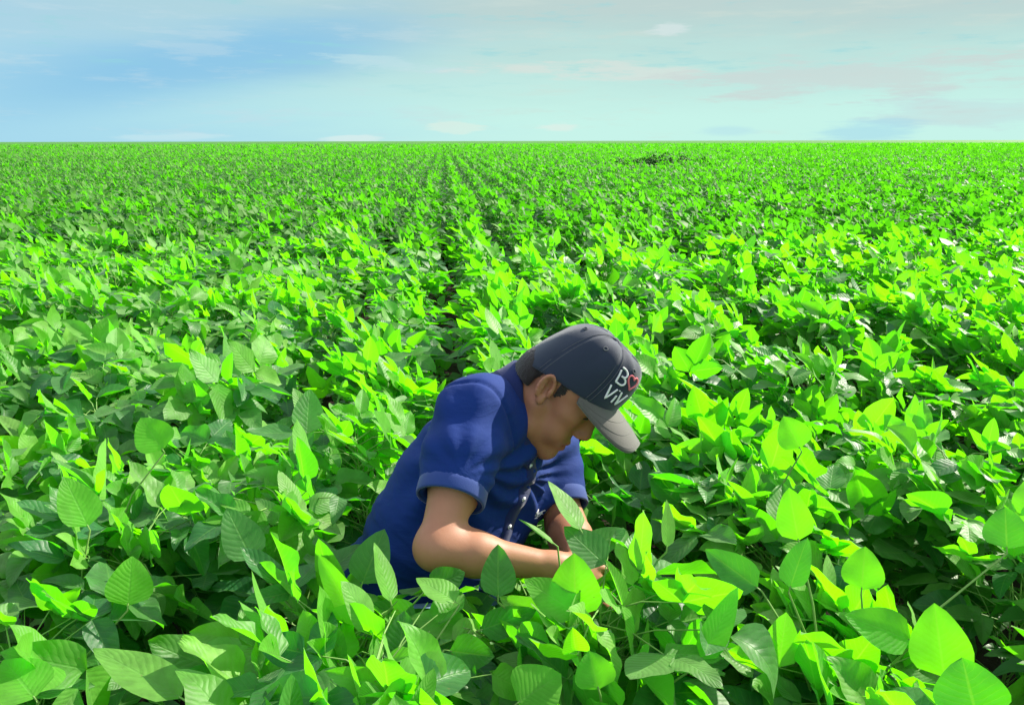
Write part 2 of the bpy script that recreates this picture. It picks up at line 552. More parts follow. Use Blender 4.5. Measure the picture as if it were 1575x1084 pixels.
ORD = ['first', 'second', 'third', 'fourth', 'fifth', 'sixth', 'seventh', 'eighth', 'ninth', 'tenth', 'eleventh', 'twelfth',
       'thirteenth', 'fourteenth', 'fifteenth', 'sixteenth', 'seventeenth', 'eighteenth', 'nineteenth', 'twentieth',
       'twenty-first', 'twenty-second', 'twenty-third', 'twenty-fourth', 'twenty-fifth', 'twenty-sixth', 'twenty-seventh',
       'twenty-eighth', 'twenty-ninth', 'thirtieth', 'thirty-first', 'thirty-second', 'thirty-third', 'thirty-fourth', 'thirty-fifth',
       'thirty-sixth', 'thirty-seventh', 'thirty-eighth', 'thirty-ninth', 'fortieth']
STEP = 0.20
HERO = [  # base, tip, width, face normal, tone, youth
    ((0.119, 1.275, 0.765), (0.067, 1.326, 0.838), 0.057, (0.63, -0.35, 0.69), 0.80, 0.50),
    ((-0.024, 1.192, 0.685), (-0.024, 1.233, 0.761), 0.061, (0.10, -0.88, 0.47), 0.35, 0.15),
    ((0.101, 1.131, 0.688), (0.099, 1.175, 0.776), 0.089, (-0.25, -0.87, 0.43), 0.95, 1.00),
    ((0.103, 1.123, 0.697), (0.019, 1.165, 0.737), 0.068, (0.07, -0.62, 0.78), 0.95, 1.00),
    ((0.158, 1.233, 0.722), (0.091, 1.277, 0.773), 0.067, (0.15, -0.64, 0.76), 0.35, 0.15),
    ((0.074, 1.287, 0.732), (0.014, 1.281, 0.786), 0.025, (0.67, 0.01, 0.75), 0.80, 0.50),
    ((0.129, 1.302, 0.709), (0.207, 1.331, 0.740), 0.054, (-0.08, -0.62, 0.78), 0.35, 0.15),
    ((-0.818, 1.414, 0.703), (-0.876, 1.458, 0.790), 0.078, (0.48, -0.61, 0.63), 0.95, 1.00),
    ((-0.651, 1.207, 0.661), (-0.653, 1.246, 0.733), 0.077, (0.42, -0.79, 0.45), 0.95, 1.00),
    ((-0.462, 0.961, 0.671), (-0.605, 1.015, 0.720), 0.076, (0.30, -0.07, 0.95), 0.80, 0.50),
    ((-0.252, 1.148, 0.672), (-0.327, 1.211, 0.755), 0.048, (-0.20, -0.86, 0.48), 0.95, 1.00),
    ((0.634, 1.020, 0.658), (0.635, 1.074, 0.747), 0.088, (-0.45, -0.76, 0.47), 0.95, 1.00),
    ((0.513, 1.307, 0.727), (0.505, 1.359, 0.807), 0.068, (-0.56, -0.72, 0.41), 0.95, 1.00),
    ((0.282, 1.044, 0.671), (0.350, 1.107, 0.755), 0.045, (0.08, -0.83, 0.56), 0.95, 1.00),
    ((0.591, 1.213, 0.685), (0.606, 1.250, 0.747), 0.070, (-0.37, -0.76, 0.53), 0.95, 1.00),
    ((-0.472, 1.316, 0.685), (-0.526, 1.359, 0.770), 0.076, (0.38, -0.70, 0.60), 0.35, 0.15),
    ((-0.672, 0.970, 0.664), (-0.729, 1.001, 0.706), 0.080, (0.40, -0.39, 0.83), 0.95, 1.00),
    ((0.614, 1.086, 0.675), (0.518, 1.105, 0.708), 0.070, (0.09, -0.72, 0.68), 0.95, 1.00),
    ((0.007, 0.942, 0.677), (0.068, 0.970, 0.703), 0.082, (-0.03, -0.65, 0.76), 0.95, 1.00),
    ((0.121, 0.972, 0.675), (0.109, 1.004, 0.715), 0.060, (-0.09, -0.80, 0.59), 0.95, 1.00),
    ((0.623, 0.921, 0.674), (0.615, 0.957, 0.736), 0.096, (-0.53, -0.76, 0.38), 0.35, 0.15),
    ((0.874, 1.285, 0.722), (0.883, 1.322, 0.786), 0.076, (-0.50, -0.71, 0.49), 0.35, 0.15),
    ((0.273, 1.286, 0.726), (0.280, 1.326, 0.799), 0.039, (0.63, -0.70, 0.32), 0.80, 0.50),
    ((0.470, 1.214, 0.688), (0.505, 1.254, 0.763), 0.057, (-0.69, -0.46, 0.56), 0.35, 0.15),
    ((-0.203, 1.190, 0.678), (-0.232, 1.243, 0.761), 0.050, (0.81, -0.32, 0.49), 0.80, 0.50),
    ((0.415, 1.214, 0.688), (0.332, 1.249, 0.742), 0.062, (-0.02, -0.85, 0.52), 0.35, 0.15),
    ((-0.094, 1.181, 0.683), (-0.162, 1.219, 0.709), 0.065, (0.30, -0.11, 0.95), 0.80, 0.50),
    ((-0.761, 1.639, 0.772), (-0.820, 1.676, 0.834), 0.085, (0.18, -0.76, 0.62), 0.95, 1.00),
    ((0.627, 1.639, 0.772), (0.598, 1.676, 0.834), 0.076, (-0.19, -0.88, 0.44), 0.95, 1.00),
    ((-0.162, 1.202, 0.642), (-0.258, 1.223, 0.646), 0.051, (-0.16, -0.80, 0.57), 0.35, 0.15),
    ((-0.077, 1.170, 0.641), (-0.174, 1.193, 0.650), 0.054, (-0.05, -0.56, 0.82), 0.80, 0.50),
    ((-0.182, 1.114, 0.624), (-0.174, 1.151, 0.687), 0.056, (0.12, -0.86, 0.49), 0.35, 0.15),
    ((-0.053, 1.170, 0.638), (0.042, 1.204, 0.653), 0.052, (0.25, -0.86, 0.44), 0.35, 0.15),
    ((-0.262, 1.252, 0.675), (-0.228, 1.304, 0.754), 0.072, (0.01, -0.84, 0.55), 0.35, 0.15),
    ((-0.099, 1.100, 0.648), (-0.028, 1.106, 0.632), 0.061, (0.17, -0.90, 0.40), 0.35, 0.15),
    ((-0.142, 1.232, 0.677), (-0.082, 1.257, 0.694), 0.058, (0.26, -0.88, 0.39), 0.35, 0.15),
]

HB = np.array([h[0] for h in HERO]); HT = np.array([h[1] for h in HERO])
HW = np.array([h[2] for h in HERO]); HN = unit(np.array([h[3] for h in HERO]))


def in_view(x, y, z, mx=0.0, my=0.0):
    """inside the photograph's field of view (plus a margin in tangents)"""
    c, s = math.cos(R(14.73)), math.sin(R(14.73))
    d = y * c - (z - CAM.z) * s
    if d < 0.05: return False, d
    u, v = x / d, (y * s + (z - CAM.z) * c) / d
    return abs(u) < 0.637 + mx and -0.4385 - my < v < 0.4385, d


def build_field():
    rg = np.random.default_rng(11)
    spots, margin = [], []
    for k in range(-40, 40):
        for j in range(0, 75):
            a = (k + 0.5) * PITCH + rg.normal(0, 0.045) 
            b = 0.62 + j * STEP + rg.normal(0, 0.045)
            x, y = a * RQ + b * RD
            h = float(np.clip(rg.normal(0.61, 0.05), 0.48, 0.74))
            vis, d = in_view(x, y, h, 0.06, 0.10)
            if vis:
                spots.append((d, x, y, h, k))
            elif in_view(x, y, h, 0.75, 1.2)[0] or (y < 3 and abs(x) < 2.6):
                margin.append((d, x, y, h, k))
    spots.sort()
    # no plant grows where he kneels
    legs = [(np.array(a[:2]), np.array(b[:2]), r) for a, b, r in BODY if min(a[2], b[2]) < 0.45]

    def blocked(x, y):
        for a, b, r in legs:
            ab = b - a
            tt = np.clip(((np.array([x, y]) - a) @ ab) / (ab @ ab), 0, 1)
            if np.linalg.norm(np.array([x, y]) - (a + tt * ab)) < r * 0.75: return True
        return False
    spots = [s for s in spots if not blocked(s[1], s[2])]
    near, rest = spots[:300], spots[300:]
    # each hero leaf (large leaves that stand out in the foreground) belongs to the plant closest to it
    xy = np.array([(s[1], s[2]) for s in near])
    owner = {}
    for i in range(len(HERO)):
        owner.setdefault(int(np.argmin(np.linalg.norm(xy - HB[i, :2], axis=1))), []).append(i)
    count = {}
    order = {}
    for i, s in sorted(enumerate(near), key=lambda e: e[1][2]):
        count[s[4]] = count.get(s[4], 0) + 1
        order[i] = count[s[4]]
    for i, (d, x, y, h, k) in enumerate(near):
        lod = 0 if d < 2.3 else (1 if d < 4.2 else 2)
        nodes = 54 if lod == 0 else 40 if lod == 1 else 27
        avoid = math.hypot(x + 0.02, y - 1.55) < 0.95
        arr, tb = near_plant(rg, x, y, h, nodes, lod, avoid, k)
        if lod == 0:
            # ordinary leaves keep clear of the big ones
            keep = np.ones(len(arr[0]), bool)
            for q in range(len(HERO)):
                c = (HB[q] + HT[q]) / 2
                tip = arr[0] + arr[1] * (arr[3] * 0.5)[:, None]
                v = c - np.array(CAM); dist = np.linalg.norm(v); v = v / dist
                rel = tip - np.array(CAM)
                al = rel @ v
                off = np.linalg.norm(rel - al[:, None] * v, axis=1)
                keep &= ~((off < 0.042 * al / dist) & (al < dist - 0.005))
            arr = [a_[keep] for a_ in arr]
        for q in owner.get(i, []):
            L = HT[q] - HB[q]
            ln = np.linalg.norm(L)
            one = [HB[q][None], unit(L)[None], HN[q][None], np.array([ln]), np.array([HW[q]]), np.array([0.14]), np.array([0.10]),
                   np.array([0.02]), np.array([HERO[q][4]]), np.array([HERO[q][5]])]
            arr = [np.concatenate([a_, b_]) for a_, b_ in zip(arr, one)]
            low = np.array([x, y, max(0.25, HB[q][2] - 0.24)])
            mid = (low + HB[q]) / 2 + np.array([0, 0, 0.03])
            tb.add([low, mid, HB[q] - unit(L) * 0.008, HB[q] + unit(L) * 0.004], [0.0026, 0.0022, 0.0017, 0.0012], caps=False)
        nu, nv = ((6, 9), (4, 5), (2, 4))[lod]
        V, Q, uv, rn, ag = blades(*arr, nu, nv)
        side = 'right' if k >= 0 else 'left'
        rowno = k if k >= 0 else -k - 1
        where = '%s from front, %s row %s of dark furrow' % (ORD[order[i] - 1], ORD[rowno], side)
        look = 'soybean plant with glowing upright leaves' if i in owner else 'bushy soybean plant'
        root = empty('soybean_plant', (x, y, 0), look + ', ' + where, 'crop plant', 'soybean plants growing in rows')
        o = np.array([x, y, 0])
        fo = link('foliage', np_mesh('foliage', V - o, Q, True, {'rnd': rn, 'age': ag}, uv), M_LEAF, None)
        so = link('stem', np_mesh('stem', np.vstack(tb.V) - o, np.vstack(tb.Q)), M_STEM, None)
        fo.parent = root
        so.parent = root
    # the rest of the crop, uncountable: one object
    Vs, Qs, Us, Rs, As, n0 = [], [], [], [], [], 0

    def push(arr, nu, nv):
        nonlocal n0
        V, Q, uv, rn, ag = blades(*arr, nu, nv)
        Vs.append(V); Qs.append(Q + n0); Us.append(uv); Rs.append(rn); As.append(ag)
        n0 += len(V)
    for d, x, y, h, k in rest + margin:
        if d > 13.5: continue
        nodes = 24 if d < 8 else 18
        arr, _ = near_plant(rg, x, y, h, nodes, 2, False, k)
        push(arr, 2, 3)

    def band(y0, y1, per, size, up, nu, nv):
        """leaves scattered over the rows between two distances"""
        wid = 0.76
        area = wid * (y1 * y1 - y0 * y0)
        n = int(area * per)
        yy = np.sqrt(rg.uniform(y0 * y0, y1 * y1, n))
        xx = rg.uniform(-wid, wid, n) * yy
        a = xx * RQ[0] + yy * RQ[1]
        b = xx * RD[0] + yy * RD[1]
        # pull the leaves towards their row; crest over the row, hollow over the furrow
        kk = np.floor(a / PITCH)
        crest = rg.random(n) < 0.58
        off = np.where(crest, rg.normal(0, 0.062, n), rg.uniform(-0.24, 0.24, n))
        off = np.clip(off, -0.235, 0.235)
        a = (kk + 0.5) * PITCH + off
        pos = a[:, None] * RQ + b[:, None] * RD
        lump = np.array([noise.noise((p[0] * 0.9, p[1] * 0.9, 3.0)) for p in pos]) * 0.05
        z = 0.64 + lump - 4.6 * off ** 2 - rg.exponential(0.05, n) - np.where(crest, 0, 0.07) + rg.normal(0, 0.015, n)
        # bare strips where plants are missing
        hole = np.zeros(n)
        for hx, hy, ra, rb in HOLES:
            e = ((pos[:, 0] - hx) / ra) ** 2 + ((pos[:, 1] - hy) / rb) ** 2
            hole = np.maximum(hole, e < 1 + 0.5 * np.sin(pos[:, 0] * 3.1) + 0.3 * np.sin(pos[:, 1] * 2.3))
        ok = hole < 0.5
        cr = crest[ok]
        E = np.column_stack([pos, z])[ok]
        m = len(E)
        for sel, u in ((cr, up * 1.15), (~cr, 0.03)):
            q = int(sel.sum())
            push(trifoliates(rg, E[sel], rg.uniform(0, 6.28, q), size * rg.uniform(0.75, 1.25, q), u, 3), nu, nv)
    band(13.3, 24, 75, 0.105, 0.20, 2, 2)
    band(24, 48, 34, 0.13, 0.22, 2, 2)
    band(48, 95, 11, 0.19, 0.30, 2, 2)
    band(95, 190, 2.6, 0.33, 0.3, 2, 2)
    me = np_mesh('field', np.vstack(Vs), np.vstack(Qs), True, {'rnd': np.concatenate(Rs), 'age': np.concatenate(As)}, np.vstack(Us))
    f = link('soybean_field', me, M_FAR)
    tag(f, 'endless field of soybean rows running to the horizon behind the man', 'crop field', None, 'stuff')

    # closed lower canopy: ridged along the rows, from beyond the near plants to the horizon
    ya = np.concatenate([np.linspace(9, 60, 90), np.geomspace(62, 9000, 70)])
    ns = 700
    V = []
    for y in ya:
        w = 0.8 * y + 3 if y < 150 else 0.9 * y
        xs = np.linspace(-w, w, ns)
        a = xs * RQ[0] + y * RQ[1]
        ridge = 0.5 - 0.5 * np.cos(2 * math.pi * a / PITCH)
        fade = max(0.0, 1 - y / 60)
        z = 0.30 + 0.10 * ridge * fade + (0.0 if y < 60 else min(0.20, (y - 60) * 0.0016))
        V.append(np.column_stack([xs, np.full(ns, y), np.broadcast_to(z, ns)]))
    V = np.vstack(V)
    i, j = np.meshgrid(np.arange(len(ya) - 1), np.arange(ns - 1), indexing='ij')
    q = np.stack([i * ns + j, i * ns + j + 1, (i + 1) * ns + j + 1, (i + 1) * ns + j], -1).reshape(-1, 4)
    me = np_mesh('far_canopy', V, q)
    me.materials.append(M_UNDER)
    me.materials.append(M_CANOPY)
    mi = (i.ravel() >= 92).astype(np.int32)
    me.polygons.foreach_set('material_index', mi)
    c = bpy.data.objects.new('far_crop', me)
    COL.objects.link(c)
    tag(c, 'dense lower leaves of the distant crop merging into a green plain', 'crop field', None, 'stuff')


# thin bare strips far out on the right (centre x, y, half sizes)
HOLES = [(4.6, 30.0, 1.5, 1.3), (8.0, 33.5, 2.6, 1.5), (9.3, 17.5, 0.9, 0.6), (13.8, 22.5, 1.4, 0.8), (21, 36, 3.0, 1.0)]
build_field()


def build_weeds():
    """a few dark, taller weeds standing far out in the crop"""
    rg = np.random.default_rng(5)
    m, t = material('weed_leaf')
    n = t.attr('rnd')
    t.out(t.bsdf(t.mix(n, (0.014, 0.070, 0.010), (0.040, 0.150, 0.018)), 0.7, None, 0.3))
    for i, (x, y, w, h) in enumerate(((4.05, 30.2, .95, .78), (4.75, 30.6, .90, .82), (5.35, 31.4, .60, .92), (5.95, 32.0, .65, .96), (6.60, 31.6, .55, .92), (7.2, 31.3, .60, .86))):
        root = empty('weed', (x, y, 0), 'dark bushy weed in the far crop, %s of six from the left' % ORD[i], 'weed', 'dark weeds in the far crop')
        k = 260
        a = rg.uniform(0, 6.283, k); r = np.sqrt(rg.random(k)) * w * .55
        z = h * rg.uniform(.55, 1.0, k) * (1 - .35 * (r / (w * .55)) ** 2)
        E = np.column_stack([r * np.cos(a), r * np.sin(a) * .8, z])
        arr = trifoliates(rg, E, a, np.full(k, .07), .3, 3)
        V, Q, uv, rn, ag = blades(*arr, 2, 3)
        f = link('foliage', np_mesh('foliage', V, Q, True, {'rnd': rn, 'age': ag}, uv), m)
        f.parent = root
        tb = Tubes(4)
        for q in range(0, k, 20):
            tb.add([(0, 0, 0), (E[q, 0] * .5, E[q, 1] * .5, z[q] * .55), tuple(E[q])], [.008, .005, .002])
        st = link('stem', tb.mesh('stem'), M_STEM)
        st.parent = root


build_weeds()


# ============================================================ the man
def V3(*a): return np.array(a, float)


class Vox:
    """signed distance field on a grid, meshed with surface nets"""
    def __init__(self, lo, hi, h, far=0.06):
        self.lo = np.array(lo, float); self.h = h
        self.n = np.ceil((np.array(hi) - self.lo) / h).astype(int) + 1
        self.ax = [(self.lo[i] + h * np.arange(self.n[i])).astype(np.float32) for i in range(3)]
        self.far = far
        self.D = np.full(self.n, far, np.float32)

    def region(self, lo, hi):
        s = []
        for i in range(3):
            a = int(np.clip(math.floor((lo[i] - self.lo[i]) / self.h), 0, self.n[i]))
            b = int(np.clip(math.ceil((hi[i] - self.lo[i]) / self.h) + 1, 0, self.n[i]))
            s.append(slice(a, b))
        return tuple(s)

    def grid(self, s):
        return self.ax[0][s[0]][:, None, None], self.ax[1][s[1]][None, :, None], self.ax[2][s[2]][None, None, :]

    def put(self, s, d, k, op):
        D = self.D[s]
        if op == 'add':
            if k > 0:
                hh = np.maximum(k - np.abs(D - d), 0) / k
                self.D[s] = np.minimum(D, d) - hh * hh * k * 0.25
            else:
                self.D[s] = np.minimum(D, d)
        else:
            d = -d
            if k > 0:
                hh = np.maximum(k - np.abs(D - d), 0) / k
                self.D[s] = np.maximum(D, d) + hh * hh * k * 0.25
            else:
                self.D[s] = np.maximum(D, d)

    def cap(self, a, b, ra, rb, k=0.02, op='add'):
        a, b = np.array(a, float), np.array(b, float)
        pad = max(ra, rb) + self.far
        s = self.region(np.minimum(a, b) - pad, np.maximum(a, b) + pad)
        X, Y, Z = self.grid(s)
        ab = b - a
        L2 = max(float(ab @ ab), 1e-9)
        t = np.clip(((X - a[0]) * ab[0] + (Y - a[1]) * ab[1] + (Z - a[2]) * ab[2]) / L2, 0, 1)
        d = np.sqrt((X - a[0] - t * ab[0]) ** 2 + (Y - a[1] - t * ab[1]) ** 2 + (Z - a[2] - t * ab[2]) ** 2) - (ra + (rb - ra) * t)
        self.put(s, d, k, op)

    def chain(self, pts, rads, k=0.02, op='add'):
        for i in range(len(pts) - 1): self.cap(pts[i], pts[i + 1], rads[i], rads[i + 1], k, op)

    def ell(self, c, r, axes=None, k=0.02, op='add', cut=None):
        c = np.array(c, float); r = np.array(r, float)
        A = np.eye(3) if axes is None else axes          # rows are the axes
        pad = r.max() + self.far
        s = self.region(c - pad, c + pad)
        X, Y, Z = self.grid(s)
        q = [((X - c[0]) * A[i, 0] + (Y - c[1]) * A[i, 1] + (Z - c[2]) * A[i, 2]) for i in range(3)]
        k0 = np.sqrt(sum((q[i] / r[i]) ** 2 for i in range(3)))
        k1 = np.sqrt(sum((q[i] / r[i] ** 2) ** 2 for i in range(3))) + 1e-9
        d = k0 * (k0 - 1) / k1
        if cut is not None: d = np.maximum(d, cut(*q))
        self.put(s, d, k, op)

    def plane(self, p, n, lo, hi):
        """cut away what lies on the n side of p within a box"""
        s = self.region(lo, hi)
        X, Y, Z = self.grid(s)
        n = unit(np.array(n, float))
        d = (X - p[0]) * n[0] + (Y - p[1]) * n[1] + (Z - p[2]) * n[2]
        self.D[s] = np.maximum(self.D[s], d)

    def verts(self):
        D = self.D
        neg = D < 0
        c = [neg[i:neg.shape[0] - 1 + i, j:neg.shape[1] - 1 + j, k:neg.shape[2] - 1 + k] for i in (0, 1) for j in (0, 1) for k in (0, 1)]
        anyn = np.logical_or.reduce(c); alln = np.logical_and.reduce(c)
        cells = np.argwhere(anyn & ~alln)
        I, J, K = cells.T
        off = [(i, j, k) for i in (0, 1) for j in (0, 1) for k in (0, 1)]
        val = np.stack([D[I + o[0], J + o[1], K + o[2]] for o in off], 1)
        acc = np.zeros((len(cells), 3)); cnt = np.zeros(len(cells))
        for a in range(8):
            for b in range(a + 1, 8):
                df = [off[b][q] - off[a][q] for q in range(3)]
                if sum(abs(x) for x in df) != 1: continue
                va, vb = val[:, a], val[:, b]
                m = (va < 0) != (vb < 0)
                t = np.where(m, va / np.where(m, va - vb, 1), 0)
                acc += m[:, None] * (np.array(off[a]) + t[:, None] * np.array(df))
                cnt += m
        P = self.lo + self.h * (cells + acc / cnt[:, None])
        idx = np.full(np.array(D.shape) - 1, -1, np.int32)
        idx[I, J, K] = np.arange(len(cells))
        quads = []
        for ax in range(3):
            o1, o2 = [(1, 2), (2, 0), (0, 1)][ax]
            a = np.moveaxis(neg, (ax, o1, o2), (0, 1, 2))
            ch = a[:-1, 1:-1, 1:-1] != a[1:, 1:-1, 1:-1]
            p = np.argwhere(ch)
            ins = a[:-1, 1:-1, 1:-1][ch]
            ix = np.moveaxis(idx, (ax, o1, o2), (0, 1, 2))
            u, v, w = p[:, 0], p[:, 1] + 1, p[:, 2] + 1
            q = np.stack([ix[u, v - 1, w - 1], ix[u, v, w - 1], ix[u, v, w], ix[u, v - 1, w]], 1)
            q[~ins] = q[~ins][:, ::-1]
            quads.append(q)
        return P, np.vstack(quads)


def relax(P, Q, it=1, f=0.5):
    """a little Laplacian smoothing over quad edges"""
    E = np.vstack([Q[:, [0, 1]], Q[:, [1, 2]], Q[:, [2, 3]], Q[:, [3, 0]]])
    for _ in range(it):
        S = np.zeros_like(P); n = np.zeros(len(P))
        np.add.at(S, E[:, 0], P[E[:, 1]]); np.add.at(S, E[:, 1], P[E[:, 0]])
        np.add.at(n, E[:, 0], 1); np.add.at(n, E[:, 1], 1)
        P = P + f * (S / np.maximum(n, 1)[:, None] - P)
    return P


def normals(P, Q):
    n = np.cross(P[Q[:, 2]] - P[Q[:, 0]], P[Q[:, 3]] - P[Q[:, 1]])
    N = np.zeros_like(P)
    for i in range(4): np.add.at(N, Q[:, i], n)
    return unit(N)


# ---- joints (metres, world)
NS, FS = V3(-.080, 1.518, .893), V3(.070, 1.815, .752)        # shoulders, near and far
NK, PV = V3(.006, 1.650, .865), V3(-.235, 1.575, .480)         # base of the neck, pelvis
NE, NW = V3(-.135, 1.318, .708), V3(.078, 1.352, .650)         # near elbow and wrist
FE, FW = V3(.122, 1.640, .580), V3(.130, 1.425, .625)          # far elbow and wrist
SPN = unit(NK - PV)
LAT = unit(FS - NS); LAT = unit(LAT - SPN * (LAT @ SPN))
FWD = np.cross(LAT, SPN)
TA = np.stack([FWD, LAT, SPN])                                 # torso axes as rows
# head frame: x forward, y to his left, z up
HY, HP, HR = R(-22.0), R(40.5), R(-9.0)
_hm = Matrix.Rotation(HY, 3, 'Z') @ Matrix.Rotation(HP, 3, 'Y') @ Matrix.Rotation(HR, 3, 'X')
HA = np.array(_hm).T                                           # rows: axes in the world
EAR = V3(.0755, 1.545, .935)                                   # the ear on the near side
HO = EAR + HA[1] * 0.078
def hw(x, y, z): return HO + HA[0] * x + HA[1] * y + HA[2] * z


M_SKIN, _t = material('skin')
_p = _t.coord('Object')
_n = _t.noise(_p, 28.0, 4.0, 0.6)
_n2 = _t.noise(_p, 420.0, 3.0, 0.6)
_c = _t.mix(_n, (0.31, 0.130, 0.068), (0.40, 0.182, 0.104))
_c = _t.mix(_t.attr('lip'), _c, (0.30, 0.080, 0.065))
_c = _t.mix(_t.m('MULTIPLY', _t.attr('beard'), _t.ramp(_n2, 0.40, 0.62, 0.25, 0.75)), _c, (0.085, 0.050, 0.038))
_sh = _t.bsdf(_c, 0.55, _t.bump(_t.m('ADD', _n2, _t.m('MULTIPLY', _t.noise(_p, 130.0, 4.0), 0.8)), 0.18, 0.0012), 0.4)
_b = _sh.node
_b.inputs['Subsurface Weight'].default_value = 0.12
_b.inputs['Subsurface Radius'].default_value = (0.010, 0.004, 0.002)
_b.inputs['Subsurface Scale'].default_value = 0.2
_t.out(_sh)


def cloth(name, ca, cb, rough=0.85, weave=900.0, sheen=0.3, bstr=0.25, folds=0.0):
    m, t = material(name)
    p = t.coord('Object')
    n = t.noise(p, 14.0, 4.0, 0.6)
    w = t.noise(p, weave, 2.0, 0.5)
    q = t.sep(p)
    fold = t.noise(t.xyz(t.m('MULTIPLY', q[0], 16.0), t.m('MULTIPLY', q[1], 16.0), t.m('MULTIPLY', q[2], 42.0)), 1.0, 3.0, 0.55, 0.6)
    b0 = t.n('ShaderNodeBump')
    b0.inputs['Strength'].default_value = folds
    b0.inputs['Distance'].default_value = 0.010
    t.put(b0.inputs['Height'], fold)
    b1 = t.n('ShaderNodeBump')
    b1.inputs['Strength'].default_value = bstr
    b1.inputs['Distance'].default_value = 0.0015
    t.put(b1.inputs['Height'], t.m('ADD', w, t.m('MULTIPLY', n, 1.5)))
    t.put(b1.inputs['Normal'], b0.outputs[0])
    sh = t.bsdf(t.mix(n, ca, cb), rough, b1.outputs[0], 0.25)
    sh.node.inputs['Sheen Weight'].default_value = sheen
    sh.node.inputs['Sheen Roughness'].default_value = 0.5
    t.out(sh)
    return m


M_SHIRT = cloth('navy_pique', (0.001, 0.018, 0.125), (0.001, 0.026, 0.165), 0.85, 700.0, 0.02, 0.3, 0.28)
M_COLLAR = cloth('navy_rib', (0.006, 0.014, 0.075), (0.009, 0.020, 0.095), 0.85, 500.0, 0.10)
M_CUFF = cloth('ribbed_cuff', (0.012, 0.036, 0.170), (0.020, 0.048, 0.200), 0.85, 500.0, 0.2)
M_CAP = cloth('cap_twill', (0.010, 0.018, 0.038), (0.016, 0.026, 0.050), 0.75, 800.0, 0.35)
M_BRIM = cloth('brim_twill', (0.075, 0.072, 0.062), (0.100, 0.095, 0.082), 0.75, 800.0, 0.35)
M_JEAN = cloth('denim', (0.060, 0.140, 0.260), (0.140, 0.260, 0.420), 0.9, 900.0, 0.2, 0.3, 0.5)
M_BOOT = cloth('boot_leather', (0.045, 0.028, 0.018), (0.075, 0.045, 0.028), 0.6, 200.0, 0.0)
M_SOLE = cloth('boot_rubber', (0.018, 0.018, 0.018), (0.030, 0.030, 0.030), 0.8, 200.0, 0.0)
M_HAIR = cloth('dark_hair', (0.012, 0.009, 0.008), (0.030, 0.022, 0.018), 0.6, 1400.0, 0.2, 0.8)
M_WHITE = cloth('white_thread', (0.74, 0.74, 0.74), (0.80, 0.80, 0.78), 0.7, 1500.0, 0.0)
M_PINK = cloth('pink_thread', (0.70, 0.16, 0.19), (0.78, 0.20, 0.23), 0.7, 1500.0, 0.0)
M_STITCH = cloth('grey_thread', (0.09, 0.10, 0.11), (0.14, 0.14, 0.15), 0.8, 1500.0, 0.0)
M_EYE, _t = material('eye')
_t.out(_t.bsdf((0.55, 0.52, 0.48), 0.15))
M_IRIS, _t = material('iris')
_t.out(_t.bsdf((0.025, 0.012, 0.007), 0.15))
M_BTN, _t = material('shirt_button')
_t.out(_t.bsdf((0.62, 0.64, 0.66), 0.25))

MAN = V3(-.10, 1.58, 0.0)
man = empty('person', tuple(MAN), 'man in navy polo shirt and dark cap crouching among soybean plants, head bent down', 'person')


def part(name, P, Q, mat, parent=man, attrs=None, smooth=True):
    o = bpy.data.objects.new(name, np_mesh(name, P - MAN, Q, smooth, attrs))
    o.data.materials.append(mat)
    COL.objects.link(o)
    o.parent = parent
    return o


def hand(vx, W, dr, palm, flip, curl):
    """palm, four bent fingers of unequal length and a thumb from the palm's side"""
    dr = unit(dr); palm = unit(palm - dr * (palm @ dr)); ac = np.cross(palm, dr) * flip   # towards the thumb
    vx.ell(W + dr * .050, (.048, .040, .016), np.stack([dr, ac, palm]), .018)
    vx.cap(W, W + dr * .03, .026, .027, .02)
    for i, (o, ln, r) in enumerate(((.030, .072, .0088), (.010, .080, .0092), (-.010, .074, .0088), (-.029, .058, .0078))):
        p = W + dr * (.092 - abs(i - 1) * .004) + ac * o
        a = curl[i]; d = dr + ac * (o * 1.5); pts = [p]; rr = [r]
        for q, (fr, bend) in enumerate(((.45, .5), (.31, 1.0), (.24, .8))):
            d = unit(d * math.cos(a * bend) + palm * math.sin(a * bend))
            pts.append(pts[-1] + d * ln * fr); rr.append(r * (0.95 - 0.12 * q))
        vx.chain(pts, rr, .006)
    t0 = W + dr * .030 + ac * .030
    d1 = unit(dr * .65 + ac * .65 + palm * .45); d2 = unit(dr * .85 + ac * .05 + palm * .65)
    vx.chain([t0, t0 + d1 * .036, t0 + d1 * .036 + d2 * .032, t0 + d1 * .036 + d2 * .032 + unit(d2 + palm * .3) * .024], [.014, .0115, .0102, .0085], .010)


